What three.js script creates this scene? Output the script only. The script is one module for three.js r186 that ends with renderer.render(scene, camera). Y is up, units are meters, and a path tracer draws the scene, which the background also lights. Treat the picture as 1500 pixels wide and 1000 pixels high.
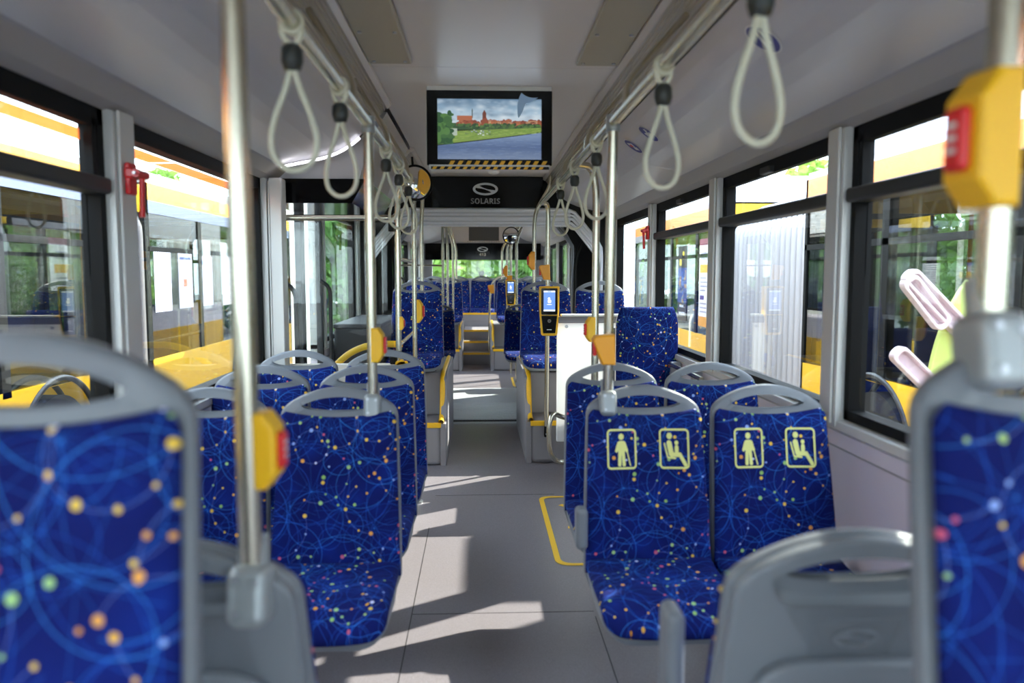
import * as THREE from 'three';
import { mergeGeometries, mergeVertices, toCreasedNormals } from 'three/addons/utils/BufferGeometryUtils.js';
import { RoundedBoxGeometry } from 'three/addons/geometries/RoundedBoxGeometry.js';
import { TextGeometry } from 'three/addons/geometries/TextGeometry.js';
import { FontLoader } from 'three/addons/loaders/FontLoader.js';
import { RectAreaLightUniformsLib } from 'three/addons/lights/RectAreaLightUniformsLib.js';

// ------------------------------------------------------------------ camera, sky, sun, exposure
RectAreaLightUniformsLib.init();
const scene = new THREE.Scene();
const FPX = 1150, CAMX = -0.065, EYE = 1.45;
const camera = new THREE.PerspectiveCamera(2 * Math.atan(500 / FPX) * 180 / Math.PI, 1.5, 0.05, 300);
camera.position.set(CAMX, EYE, 0);
camera.rotation.order = 'YXZ';
camera.rotation.y = -Math.atan(47 / FPX);
camera.rotation.x = -Math.atan(100 / FPX);
camera.focus = 6.2;
camera.userData.fStop = 2.1;
camera.updateMatrixWorld(true);

const renderer = new THREE.WebGLRenderer({ antialias: true });
renderer.toneMapping = THREE.LinearToneMapping;
renderer.toneMappingExposure = 1.9;
renderer.shadowMap.enabled = true;

{ // pale summer sky with thin cloud
  const W = 256, H = 128, a = new Float32Array(W * H * 4);
  for (let j = 0; j < H; j++) for (let i = 0; i < W; i++) {
    const el = ((j + 0.5) / H - 0.5) * Math.PI, az = i / W * Math.PI * 2, t = Math.max(0, Math.sin(el));
    const c = 0.5 + 0.25 * Math.sin(az * 3 + 2 * Math.sin(el * 5)) * Math.cos(el * 7 + az) + 0.25 * Math.sin(az * 7 + el * 9) * Math.cos(el * 3);
    const k = Math.max(0, Math.min(1, c)) * 0.5;
    const o = (j * W + i) * 4, cl = [1.0, 1.0, 1.02], bl = [0.52 + 0.2 * (1 - t), 0.7 + 0.15 * (1 - t), 1.0];
    for (let n = 0; n < 3; n++) a[o + n] = 5.2 * (bl[n] * (1 - k) + cl[n] * k);
    a[o + 3] = 1;
  }
  const t = new THREE.DataTexture(a, W, H, THREE.RGBAFormat, THREE.FloatType);
  t.mapping = THREE.EquirectangularReflectionMapping; t.magFilter = t.minFilter = THREE.LinearFilter; t.wrapS = THREE.RepeatWrapping; t.needsUpdate = true;
  scene.background = t; scene.environment = t;
}
const SUN_AZ = Math.atan2(0.54, 0.84), SUN_EL = 38 * Math.PI / 180;
const sun = new THREE.DirectionalLight(new THREE.Color().setRGB(1, 0.95, 0.86), 10.5);
sun.position.set(Math.cos(SUN_AZ) * Math.cos(SUN_EL) * 30, Math.sin(SUN_EL) * 30, -6 - Math.sin(SUN_AZ) * Math.cos(SUN_EL) * 30);
sun.target.position.set(0, 0, -6); scene.add(sun, sun.target);
sun.castShadow = true; sun.shadow.mapSize.set(4096, 4096);
Object.assign(sun.shadow.camera, { left: -14, right: 14, top: 14, bottom: -14, near: 1, far: 70 });

// ------------------------------------------------------------------ helpers
let seed = 7;
const rnd = () => { seed = (seed * 1664525 + 1013904223) >>> 0; return seed / 4294967296; };
const R = (a, b) => a + (b - a) * rnd();
const V = (x, y, z) => new THREE.Vector3(x, y, z);
const taken = {};
function numbered(n) { const k = taken[n] = (taken[n] ?? -1) + 1; return k ? n + '_' + String(k).padStart(3, '0') : n; }
function M(name, geo, mat, parent) {               // a named mesh under a thing, or top level
  const g = Array.isArray(geo) ? join(geo) : geo, m = new THREE.Mesh(g, mat);
  m.castShadow = m.receiveShadow = true;
  m.name = parent ? name : numbered(name); (parent ?? scene).add(m); return m;
}
function tag(o, label, category, group, kind) {
  if (label) o.userData.label = label; if (category) o.userData.category = category; if (group) o.userData.group = group; if (kind) o.userData.kind = kind; return o;
}
function thing(name, label, category, pos = [0, 0, 0], turn = 0, group, kind) {
  const o = new THREE.Group(); o.name = numbered(name); o.position.set(...pos); o.rotation.y = turn; scene.add(o);
  return tag(o, label, category, group, kind);
}
function structure(name, label) { const o = new THREE.Group(); o.name = numbered(name); scene.add(o); return tag(o, label, null, null, 'structure'); }
function copy(o, label, group) { const c = o.clone(); c.name = numbered(o.name.replace(/_\d{3}$/, '')); scene.add(c); c.userData = { ...o.userData }; if (label) c.userData.label = label; if (group) c.userData.group = group; return c; }
function join(list) {
  return mergeGeometries(list.map((g) => { const n = g.index ? g.toNonIndexed() : g; for (const k of Object.keys(n.attributes)) if (!['position', 'normal', 'uv'].includes(k)) n.deleteAttribute(k); return n; }));
}
const box = (x0, x1, y0, y1, z0, z1) => { const g = new THREE.BoxGeometry(Math.abs(x1 - x0), Math.abs(y1 - y0), Math.abs(z1 - z0)); g.translate((x0 + x1) / 2, (y0 + y1) / 2, (z0 + z1) / 2); return g; };
const rbox = (x0, x1, y0, y1, z0, z1, r = 0.01, s = 3) => {
  const w = Math.abs(x1 - x0), h = Math.abs(y1 - y0), d = Math.abs(z1 - z0);
  const g = new RoundedBoxGeometry(w, h, d, s, Math.min(r, w / 2.01, h / 2.01, d / 2.01)); g.translate((x0 + x1) / 2, (y0 + y1) / 2, (z0 + z1) / 2); return g;
};
const rod = (a, b, r, n = 16) => { const d = b.clone().sub(a), g = new THREE.CylinderGeometry(r, r, d.length(), n); g.applyQuaternion(new THREE.Quaternion().setFromUnitVectors(V(0, 1, 0), d.normalize())); g.translate((a.x + b.x) / 2, (a.y + b.y) / 2, (a.z + b.z) / 2); return g; };
function bent(points, r, bend = 0.06, n = 12) {     // a tube of straight runs with rounded bends
  const path = new THREE.CurvePath();
  let last = points[0];
  for (let i = 1; i < points.length - 1; i++) {
    const p = points[i], a = p.clone().add(points[i - 1].clone().sub(p).setLength(Math.min(bend, p.distanceTo(points[i - 1]) * 0.49))), b = p.clone().add(points[i + 1].clone().sub(p).setLength(Math.min(bend, p.distanceTo(points[i + 1]) * 0.49)));
    path.add(new THREE.LineCurve3(last, a)); path.add(new THREE.QuadraticBezierCurve3(a, p, b)); last = b;
  }
  path.add(new THREE.LineCurve3(last, points[points.length - 1]));
  return new THREE.TubeGeometry(path, Math.max(24, points.length * 14), r, n, false);
}
const curve = (pts, r, seg = 40, closed = false, n = 10) => new THREE.TubeGeometry(new THREE.CatmullRomCurve3(pts, closed), seg, r, n, closed);
function ext(shape, depth, bevel = 0, o = {}) { return new THREE.ExtrudeGeometry(shape, { depth, bevelEnabled: bevel > 0, bevelSize: bevel, bevelThickness: bevel, bevelOffset: -bevel, bevelSegments: 3, curveSegments: 20, ...o }); }
const poly = (pts) => { const s = new THREE.Shape(); pts.forEach(([x, y], i) => (i ? s.lineTo(x, y) : s.moveTo(x, y))); return s; };
function rrect(w, h, r, cx = 0, cy = 0, T = THREE.Shape) {
  const s = new T(), x = cx - w / 2, y = cy - h / 2;
  s.moveTo(x + r, y); s.lineTo(x + w - r, y); s.quadraticCurveTo(x + w, y, x + w, y + r); s.lineTo(x + w, y + h - r); s.quadraticCurveTo(x + w, y + h, x + w - r, y + h);
  s.lineTo(x + r, y + h); s.quadraticCurveTo(x, y + h, x, y + h - r); s.lineTo(x, y + r); s.quadraticCurveTo(x, y, x + r, y); return s;
}
function along(profile, d0, d1, bevel = 0) { const g = ext(poly(profile), Math.abs(d1 - d0), bevel); g.translate(0, 0, -Math.max(d0, d1)); return g; }  // an x-y profile swept from depth d0 to d1
function metres(g, s = 1, off = 0) {               // uv in metres from the face's main direction
  if (g.index) g = g.toNonIndexed();
  const p = g.attributes.position, n = g.attributes.normal, uv = new Float32Array(p.count * 2);
  for (let i = 0; i < p.count; i++) {
    const ax = Math.abs(n.getX(i)), ay = Math.abs(n.getY(i)), az = Math.abs(n.getZ(i));
    const [u, v] = ay > ax && ay > az ? [p.getX(i), p.getZ(i)] : ax > az ? [p.getZ(i), p.getY(i)] : [p.getX(i), p.getY(i)];
    uv[2 * i] = u / s + off; uv[2 * i + 1] = v / s + off;
  }
  g.setAttribute('uv', new THREE.BufferAttribute(uv, 2)); return g;
}
function canvasTexture(w, h, draw, srgb = true, wrap = true) {
  const c = document.createElement('canvas'); c.width = w; c.height = h; const x = c.getContext('2d'); draw(x, w, h);
  const t = new THREE.CanvasTexture(c); if (srgb) t.colorSpace = THREE.SRGBColorSpace; if (wrap) t.wrapS = t.wrapT = THREE.RepeatWrapping; return t;
}
function noiseTexture(n, f, srgb = false) {
  const a = new Uint8Array(n * n * 4);
  for (let j = 0; j < n; j++) for (let i = 0; i < n; i++) { const c = f(i / n, j / n), o = (j * n + i) * 4; for (let k = 0; k < 3; k++) a[o + k] = Math.max(0, Math.min(255, Array.isArray(c) ? c[k] : c)); a[o + 3] = 255; }
  const t = new THREE.DataTexture(a, n, n); t.magFilter = THREE.LinearFilter; t.minFilter = THREE.LinearMipmapLinearFilter; t.generateMipmaps = true; t.wrapS = t.wrapT = THREE.RepeatWrapping; if (srgb) t.colorSpace = THREE.SRGBColorSpace; t.needsUpdate = true; return t;
}
const lit = (p) => new THREE.MeshStandardMaterial(p);
const phys = (p) => new THREE.MeshPhysicalMaterial(p);
const at = (x, y, d) => {                          // photo pixel -> point on the plane at depth d
  const v = V((x - 750) / FPX, -(y - 500) / FPX, -1).applyQuaternion(camera.quaternion); const k = -d / v.z; return V(CAMX + v.x * k, EYE + v.y * k, -d);
};

// ------------------------------------------------------------------ materials
const fabricMap = canvasTexture(1536, 1536, (x, w, h) => {
  x.fillStyle = '#051255'; x.fillRect(0, 0, w, h);
  const wrapped = (f, px, py, r) => { for (const ox of [-w, 0, w]) for (const oy of [-h, 0, h]) if (px + ox + r > 0 && px + ox - r < w && py + oy + r > 0 && py + oy - r < h) f(px + ox, py + oy); };
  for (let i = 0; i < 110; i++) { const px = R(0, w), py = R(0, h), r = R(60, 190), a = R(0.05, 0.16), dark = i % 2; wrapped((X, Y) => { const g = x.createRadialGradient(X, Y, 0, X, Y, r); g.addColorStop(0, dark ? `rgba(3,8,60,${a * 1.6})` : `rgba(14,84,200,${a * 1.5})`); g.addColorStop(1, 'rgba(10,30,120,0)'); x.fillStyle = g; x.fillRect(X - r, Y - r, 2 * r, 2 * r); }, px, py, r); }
  const cols = ['#f2a02c', '#f7b840', '#9fc96a', '#b8d47a', '#dfe2ff', '#f2a84a', '#f5c84a', '#9ab4f0', '#d8607a', '#a8d080'];
  for (let i = 0; i < 120; i++) {
    const px = R(0, w), py = R(0, h), r = R(70, 330), tone = ['#1f63cc', '#2f83e0', '#1a55b8', '#3c97e6'][i % 4], a0 = R(0, 6.28), len = i % 3 ? 6.29 : R(2, 4.5), e = R(0.75, 1);
    wrapped((X, Y) => { x.globalAlpha = 0.62; x.strokeStyle = tone; x.lineWidth = R(2.4, 4.2); x.beginPath(); x.ellipse(X, Y, r, r * e, i, a0, a0 + len); x.stroke(); x.globalAlpha = 1; }, px, py, r + 8);
  }
  for (let i = 0; i < 17; i++) {
    const px = R(0, w), py = R(0, h), n = 9 + (i % 5);
    for (let k = 0; k < n; k++) { const a = k / n * 6.28 + i; wrapped((X, Y) => { x.globalAlpha = 0.4; x.strokeStyle = '#2f8ee6'; x.lineWidth = 2.6; x.beginPath(); x.moveTo(X, Y); x.lineTo(X + Math.cos(a) * 210, Y + Math.sin(a) * 210); x.stroke(); x.globalAlpha = 1; }, px, py, 220); }
  }
  for (let i = 0; i < 27; i++) {
    const px = R(0, w), py = R(0, h), r = R(110, 330), a0 = R(0, 6.28), n = 4 + Math.floor(R(0, 7)), st = R(80, 140) / r; let c = Math.floor(R(0, 10));
    wrapped((X, Y) => { x.globalAlpha = 0.6; x.strokeStyle = '#8fa0d8'; x.lineWidth = 2.6; x.beginPath(); x.arc(X, Y, r, a0, a0 + (n - 1) * st); x.stroke(); x.globalAlpha = 1; }, px, py, r + 8);
    for (let k = 0; k < n; k++) { const q = a0 + k * st, dx = px + Math.cos(q) * r, dy = py + Math.sin(q) * r, s = k % 3 ? R(7, 10) : R(11, 16); c += rnd() < 0.55 ? 1 : 0; wrapped((X, Y) => { x.fillStyle = cols[c % 10]; x.globalAlpha = 0.92; x.beginPath(); x.arc(X, Y, s, 0, 6.3); x.fill(); x.globalAlpha = 1; }, (dx + w) % w, (dy + h) % h, s); }
  }
});
const weave = noiseTexture(256, (u, v) => 128 + 60 * Math.sin(u * 6.2832 * 64) * Math.sin(v * 6.2832 * 64) + R(-50, 50)); weave.repeat.set(5, 5);
const floorMap = noiseTexture(512, () => { const n = R(-11, 11) + (rnd() < 0.05 ? R(-28, 34) : 0); return [122 + n, 115 + n, 119 + n]; }, true);
const floorRough = noiseTexture(256, () => 105 + R(-20, 20));
const speck = noiseTexture(256, () => 128 + R(-60, 60));
const brushed = noiseTexture(256, (() => { const rows = Array.from({ length: 256 }, () => R(-40, 40)); return (u, v) => 140 + rows[Math.floor(v * 256) & 255] + R(-8, 8); })());
const MAT = {
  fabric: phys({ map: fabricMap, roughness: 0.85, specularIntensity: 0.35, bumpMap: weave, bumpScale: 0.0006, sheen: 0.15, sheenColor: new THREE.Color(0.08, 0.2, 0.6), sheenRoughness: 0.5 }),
  shell: lit({ color: '#73787f', roughness: 0.42, bumpMap: speck, bumpScale: 0.0002 }),
  clamp: lit({ color: '#9aa0a2', roughness: 0.35, metalness: 0.3 }),
  steel: lit({ color: '#cfcab8', metalness: 1, roughness: 0.27, roughnessMap: null }),
  alu: lit({ color: '#b9bcc2', metalness: 0.9, roughness: 0.36 }),
  aluPaint: lit({ color: '#d4d4d1', roughness: 0.4, metalness: 0.15 }),
  wall: lit({ color: '#e4dde8', roughness: 0.5, bumpMap: speck, bumpScale: 0.0003 }),
  wallGrey: lit({ color: '#a9a7ab', roughness: 0.5, bumpMap: speck, bumpScale: 0.0003 }),
  band: lit({ color: '#aeaaa6', roughness: 0.5 }),
  ceiling: lit({ color: '#cfcac7', roughness: 0.34, bumpMap: speck, bumpScale: 0.0001 }),
  cove: lit({ color: '#c9c7ca', roughness: 0.3, bumpMap: speck, bumpScale: 0.0001 }),
  hatch: lit({ color: '#a39d8c', roughness: 0.55 }),
  channel: lit({ color: '#bcb6ac', roughness: 0.35, metalness: 0.5 }),
  rubber: phys({ color: '#060607', roughness: 0.65, specularIntensity: 0.4 }),
  sash: lit({ color: '#202024', roughness: 0.45 }),
  black: phys({ color: '#0a0a0b', roughness: 0.55, specularIntensity: 0.5 }),
  gloss: phys({ color: '#050506', roughness: 0.1, specularIntensity: 0.45 }),
  bellows: lit({ color: '#1b1b1d', roughness: 0.75 }),
  floor: lit({ map: floorMap, roughnessMap: floorRough, roughness: 0.85, bumpMap: speck, bumpScale: 0.0003 }),
  podium: lit({ color: '#8d898d', roughness: 0.45, bumpMap: speck, bumpScale: 0.0003 }),
  yellow: lit({ color: '#f6bd1c', roughness: 0.4 }),
  orangeY: lit({ color: '#f2a51d', roughness: 0.35 }),
  red: lit({ color: '#d81e22', roughness: 0.3 }),
  strap: lit({ color: '#cfd0bd', roughness: 0.5 }),
  glass: phys({ color: '#f4f8f6', transmission: 1, thickness: 0, roughness: 0, ior: 1.45, transparent: false }),
  tint: phys({ color: '#c3c8c8', transmission: 1, thickness: 0, roughness: 0.0, ior: 1.5 }),
  white: lit({ color: '#e9e9e6', roughness: 0.35 }),
  frost: phys({ color: '#ffffff', transmission: 0.55, thickness: 0, roughness: 0.95 }),
  logo: lit({ color: '#c9ccd0', roughness: 0.3, metalness: 0.4 }),
  line: lit({ color: '#f4c02a', roughness: 0.5 }),
  tyre: lit({ color: '#17171a', roughness: 0.8 }),
};
const font = await new FontLoader().loadAsync('fonts/droid/droid_sans_bold.typeface.json');
function text(s, size, depth = 0.002) { const g = new TextGeometry(s, { font, size, depth, curveSegments: 4, bevelEnabled: false }); g.computeBoundingBox(); g.translate(-(g.boundingBox.max.x + g.boundingBox.min.x) / 2, 0, 0); return g; }
function emblem(w, depth = 0.003) {                // oval badge with a slanting S-shaped band
  const ring = new THREE.Shape(); ring.absellipse(0, 0, w / 2, w * 0.245, 0, Math.PI * 2);
  const hole = new THREE.Path(); hole.absellipse(0, 0, w * 0.4, w * 0.165, 0, Math.PI * 2); ring.holes.push(hole);
  const band = new THREE.Shape(); const a = w / 2;
  band.moveTo(-0.78 * a, 0.12 * a); band.bezierCurveTo(-0.6 * a, 0.02 * a, -0.2 * a, 0.14 * a, 0.5 * a, -0.27 * a); band.lineTo(0.78 * a, -0.12 * a); band.bezierCurveTo(0.6 * a, -0.02 * a, 0.2 * a, -0.14 * a, -0.5 * a, 0.27 * a); band.lineTo(-0.78 * a, 0.12 * a);
  return join([ext(ring, depth, 0, { curveSegments: 32 }), ext(band, depth * 0.98, 0, { curveSegments: 12 })]);
}

// ------------------------------------------------------------------ the bus shell
const WX = 1.24, D0 = -3.4, D1 = 7.55, D2 = 9.85, D3 = 15.6;   // inner half width; depths of the front and the rear section
const SILL = 0.93, WTOP = 1.955, OUT = 1.30;
{ // floor
  const f = structure('floor', 'grey speckled vinyl bus floor');
  M('floor_sheet', metres(box(-WX, WX, -0.12, 0, -D0, -D1), 0.9), MAT.floor, f);
  M('floor_sheet', metres(box(-WX, WX, -0.12, 0, -D2, -D3), 0.9), MAT.floor, f);
  const seam = [];
  for (const [x, a, b] of [[-0.36, 0.9, 4.4], [0.42, 1.2, 3.2]]) seam.push(box(x - 0.0015, x + 0.0015, 0, 0.0008, -a, -b));
  for (const d of [3.25, 5.05]) seam.push(box(-0.36, 0.42, 0, 0.0008, -d, -d - 0.003));
  M('seam', seam, MAT.rubber, f);
  // turntable of the joint
  M('turntable', metres(box(-WX + 0.12, WX - 0.12, -0.12, 0.004, -D1, -D2), 0.9), lit({ color: '#c2c5ca', roughness: 0.35, metalness: 0.1 }), f);
  const ribs = []; for (let d = 7.72; d < 8.62; d += 0.075) ribs.push(box(-0.36, 0.36, 0.004, 0.014, -d, -d - 0.045));
  tag(M('ribbed_plate', ribs, lit({ color: '#d9dbde', roughness: 0.35, metalness: 0.2 }), f), 'ribbed aluminium tread plate of the joint', null, null, 'stuff');
  M('joint_gap', box(-0.42, 0.42, 0, 0.006, -7.58, -7.68), MAT.rubber, f);
  M('joint_strip', box(-0.42, 0.42, 0, 0.009, -7.5, -7.56), MAT.alu, f);
}
const WINDOWS = { left: [], right: [] };
let windowCount = 0, doorCount = 0;
const winR = [[-3.25, -1.75, 0], [-1.65, -0.22, 1], [-0.12, 1.28, 1], [1.38, 2.73, 1], [2.85, 4.2, 1], [4.33, 5.78, 1], [5.9, 7.45, 0], [9.95, 11.3, 0], [11.4, 12.9, 0], [13.0, 14.9, 0]];
const winL = [[-1.75, -0.35, 0], [-0.25, 1.0, 1], [1.1, 2.54, 1], [2.68, 4.3, 0], [5.85, 7.45, 0], [11.45, 12.9, 0], [13.0, 14.9, 0]];
const doorsL = [[-3.25, -1.9], [4.5, 5.75], [10.0, 11.3]];
for (const [side, s, wins, doors] of [['left', -1, winL, doorsL], ['right', 1, winR, []]]) {
  const w = structure('wall_' + side, side === 'left' ? 'bus side wall with doors, windows and light grey pillars' : 'bus side wall with hopper windows and pale lilac lower panels');
  const X = (a) => s * a, open = [...wins.map((q) => [q[0], q[1], 1, q[2]]), ...doors.map((q) => [q[0], q[1], 2, 0])].sort((p, q) => p[0] - q[0]);
  // lower panels run between the doors
  const cuts = doors.map((q) => [q[0], q[1]]).sort((p, q) => p[0] - q[0]);
  for (const [a0, b0] of [[D0, D1], [D2, D3]]) {
    let a = a0;
    const runs = []; for (const c of cuts) if (c[0] > a0 && c[1] < b0) { runs.push([a, c[0]]); a = c[1]; } runs.push([a, b0]);
    for (const [p, q] of runs) {
      M('lower_panel', along([[X(OUT), -0.12], [X(WX - 0.035), -0.12], [X(WX - 0.03), 0.1], [X(WX), 0.3], [X(WX), SILL - 0.05], [X(OUT), SILL - 0.05]], p, q), MAT.wall, w);
      M('sill_ledge', along([[X(OUT), SILL - 0.05], [X(WX - 0.02), SILL - 0.05], [X(WX - 0.035), SILL - 0.035], [X(WX - 0.03), SILL - 0.008], [X(WX + 0.01), SILL], [X(OUT), SILL]], p, q), MAT.aluPaint, w);
      M('sill_groove', box(X(WX - 0.001), X(WX - 0.004), SILL - 0.115, SILL - 0.11, -p, -q), MAT.wallGrey, w);
    }
    M('window_header', along([[X(OUT), WTOP], [X(WX - 0.01), WTOP], [X(WX - 0.05), WTOP + 0.02], [X(1.13), 2.03], [X(OUT), 2.06]], a0, b0), MAT.band, w);
    M('header_seam', along([[X(1.135), 2.018], [X(1.128), 2.026], [X(1.132), 2.034], [X(1.14), 2.03]], a0, b0), MAT.wallGrey, w);
    M('skirt', box(X(OUT), X(OUT + 0.02), -0.4, 0.55, -a0, -b0), MAT.yellow, w);
  }
  // pillars fill what the openings leave
  let ends = [];
  for (const [a0, b0] of [[D0, D1], [D2, D3]]) { let a = a0; for (const o of open) if (o[0] >= a0 && o[1] <= b0) { ends.push([a, o[0]]); a = o[1]; } ends.push([a, b0]); }
  for (const [p, q] of ends) if (q - p > 0.02) {
    const y0 = SILL - 0.03;
    M('pillar', along([[X(OUT), y0], [X(WX - 0.035), y0], [X(WX - 0.035), WTOP], [X(OUT), WTOP + 0.02]], p, q), MAT.aluPaint, w);
    if (q - p < 0.2) M('pillar_trim', rbox(X(WX - 0.035), X(WX - 0.047), y0 + 0.01, WTOP + 0.005, -(p + 0.02), -(q - 0.012), 0.005), MAT.aluPaint, w);
  }
  // windows
  for (const [p, q, transom] of wins) {
    const g = structure('window_' + (++windowCount), 'bus side window in a black rubber frame'), fr = 0.035;
    const xi = X(WX - 0.005), xo = X(OUT - 0.005), frame = [];
    frame.push(box(xi, xo, SILL, SILL + fr, -p, -q), box(xi, xo, WTOP - (transom ? 0.05 : fr * 1.6), WTOP, -p, -q), box(xi, xo, SILL, WTOP, -p, -p - fr), box(xi, xo, SILL, WTOP, -q + fr, -q));
    M('frame', frame, MAT.rubber, g);
    const gx = X(1.275);
    if (transom) {
      const yt = 1.705;
      M('pane', box(gx, gx + s * 0.004, SILL + fr, yt, -p - fr, -q + fr), MAT.glass, g);
      M('transom', rbox(X(WX - 0.03), xo, yt - 0.01, yt + 0.04, -p - 0.004, -q + 0.004, 0.012), MAT.sash, g);
      M('hopper_pane', box(gx, gx + s * 0.004, yt + 0.04, WTOP - 0.04, -p - fr, -q + fr), MAT.glass, g);
      M('hopper_sash', [box(X(WX - 0.006), X(WX + 0.02), yt + 0.03, WTOP - 0.03, -p - 0.05, -p - 0.075), box(X(WX - 0.006), X(WX + 0.02), yt + 0.03, WTOP - 0.03, -q + 0.05, -q + 0.075), box(X(WX - 0.006), X(WX + 0.02), WTOP - 0.06, WTOP - 0.04, -p - 0.05, -q + 0.05)], MAT.rubber, g);
      M('hopper_latch', rbox(X(WX - 0.03), X(WX), WTOP - 0.06, WTOP - 0.03, -(p + q) / 2 - 0.06, -(p + q) / 2 + 0.06, 0.006), MAT.sash, g);
    } else M('pane', box(gx, gx + s * 0.004, SILL + fr, WTOP - fr, -p - fr, -q + fr), MAT.glass, g);
    if (side === 'left' && q < 5) M('orange_edge_film', box(X(1.283), X(1.285), WTOP - 0.1, WTOP - 0.065, -p - 0.07, -q + 0.05), phys({ color: '#ffb27a', transmission: 1, thickness: 0, roughness: 0.6 }), g);
  }
  // double-leaf glazed doors
  for (const [p, q] of doors) {
    const g = structure('door_' + (++doorCount), 'double-leaf glazed bus door with black frames'), mid = (p + q) / 2;
    for (const [a, b, hinge] of [[p, mid, 1], [mid, q, -1]]) {
      const leaf = M('door_leaf', [box(X(1.2), X(1.24), 0.02, 0.12, -a, -b), box(X(1.2), X(1.24), 1.86, 1.97, -a, -b), box(X(1.2), X(1.24), 0.02, 1.97, -a, -a - 0.055), box(X(1.2), X(1.24), 0.02, 1.97, -b + 0.055, -b)], MAT.sash, g);
      M('pane', box(X(1.218), X(1.224), 0.12, 1.86, -a - 0.055, -b + 0.055), MAT.glass, leaf);
      M('grab_handle', bent([V(X(1.2), 0.5, -(hinge > 0 ? a + 0.1 : b - 0.1)), V(X(1.13), 0.55, -(hinge > 0 ? a + 0.1 : b - 0.1)), V(X(1.13), 1.35, -(hinge > 0 ? a + 0.1 : b - 0.1)), V(X(1.2), 1.4, -(hinge > 0 ? a + 0.1 : b - 0.1))], 0.014), MAT.sash, leaf);
    }
    M('threshold', box(X(WX - 0.06), X(OUT), -0.02, 0.012, -p, -q), MAT.alu, g);
  }
}
{ // ceiling, side ducts and roof
  const c = structure('ceiling', 'light grey panelled bus ceiling with side air ducts');
  for (const [a, b] of [[D0, D1], [D2, D3]]) M('roof', along([[-1.32, 2.0], [-1.3, 2.42], [-1.1, 2.62], [0, 2.68], [1.1, 2.62], [1.3, 2.42], [1.32, 2.0], [1.3, 2.0], [1.28, 2.4], [1.08, 2.58], [0, 2.64], [-1.08, 2.58], [-1.28, 2.4], [-1.3, 2.0]], a, b), MAT.white, c);
  const joints = [D0, -1.4, 1.2, 3.55, 5.65, D1];
  for (let i = 0; i + 1 < joints.length; i++) M('ceiling_panel', box(-0.56, 0.56, 2.352, 2.38, -joints[i] - 0.002, -joints[i + 1] + 0.002), MAT.ceiling, c);
  for (const [a, b] of [[D2, 12.6], [12.6, D3]]) M('ceiling_panel', box(-0.56, 0.56, 2.352, 2.38, -a - 0.002, -b + 0.002), MAT.ceiling, c);
  const under = [[0.665, 2.215], [0.70, 2.182], [0.745, 2.146], [0.80, 2.112], [0.87, 2.083], [0.95, 2.062], [1.04, 2.044], [1.135, 2.025]];
  for (const s of [-1, 1]) {
    const runs = s < 0 ? [[D0, 1.3], [1.3, 4.3], [5.8, D1], [D2, D3]] : [[D0, 1.75], [1.75, 4.55], [4.55, D1], [D2, 12.4], [12.4, D3]];
    for (const [a, b] of runs) {
      M('duct_cover', along([...under, [1.15, 2.045], [1.04, 2.064], [0.95, 2.082], [0.87, 2.103], [0.81, 2.13], [0.755, 2.162], [0.71, 2.198], [0.675, 2.23]].map(([x, y]) => [s * x, y]), a + 0.002, b - 0.002), MAT.cove, c);
    }
    for (const [a, b] of s < 0 ? [[D0, 4.3], [5.8, D1], [D2, D3]] : [[D0, D1], [D2, D3]]) {
      // face between flat ceiling and duct: smooth lip, then a finely ribbed strip
      M('duct_lip', along([[0.545, 2.36], [0.533, 2.35], [0.535, 2.338], [0.555, 2.322], [0.57, 2.335], [0.57, 2.36]].map(([x, y]) => [s * x, y]), a, b), MAT.ceiling, c);
      const zig = []; for (let i = 0; i <= 18; i++) { const t = i / 18, o = i % 2 ? 0.005 : 0; zig.push([s * (0.557 + 0.09 * t + o), 2.322 - 0.098 * t + o]); }
      M('ribbed_strip', along([...zig, [s * 0.67, 2.25], [s * 0.58, 2.345]], a, b), MAT.channel, c);
      M('air_slot', along([[0.642, 2.232], [0.668, 2.218], [0.68, 2.24], [0.66, 2.25]].map(([x, y]) => [s * x, y]), a, b), MAT.black, c);
    }
    // flat hatches with a beaded rim
    const hx = [s * 0.35, s * 0.53];
    for (const [a, b] of [[1.5, 3.45], [-1.2, 1.1]]) {
      M('ceiling_hatch', rbox(hx[0], hx[1], 2.336, 2.356, -a, -b, 0.008), MAT.hatch, c);
      const screws = []; for (const d of [a + 0.08, (a + b) / 2, b - 0.45, b - 0.05]) for (const x of [s * 0.375, s * 0.505]) { const g = new THREE.CylinderGeometry(0.008, 0.008, 0.006, 10); g.translate(x, 2.334, -d); screws.push(g); }
      M('hatch_screw', screws, MAT.alu, c);
    }
    const caps = []; for (let d = 0.6; d < 7.4; d += 0.42) if (!(s < 0 && d > 4.2 && d < 5.9)) { const g = new THREE.CylinderGeometry(0.011, 0.012, 0.008, 12); g.rotateZ(s * 0.45); g.translate(s * 1.1, 2.046, -d); caps.push(g); }
    M('duct_screw', caps, MAT.aluPaint, c);
  }
  // the panel over the doors
  M('door_drive_cover', along([[-1.24, 1.97], [-0.74, 1.97], [-0.68, 2.18], [-0.58, 2.345], [-1.24, 2.36]], 4.5, 5.8), MAT.cove, c);
  M('door_drive_face', along([[-1.24, 1.84], [-0.78, 1.84], [-0.7, 1.975], [-1.24, 1.975]], 4.48, 5.8), MAT.gloss, c);
  M('cove_end_trim', along([...under.map(([x, y]) => [-x, y]), [-1.2, 1.97], [-1.24, 1.97], [-1.24, 2.03], [-1.14, 2.06], [-1.04, 2.075], [-0.95, 2.095], [-0.87, 2.118], [-0.81, 2.148], [-0.76, 2.18], [-0.7, 2.25]], 4.3, 4.34), MAT.sash, c);
}
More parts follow.
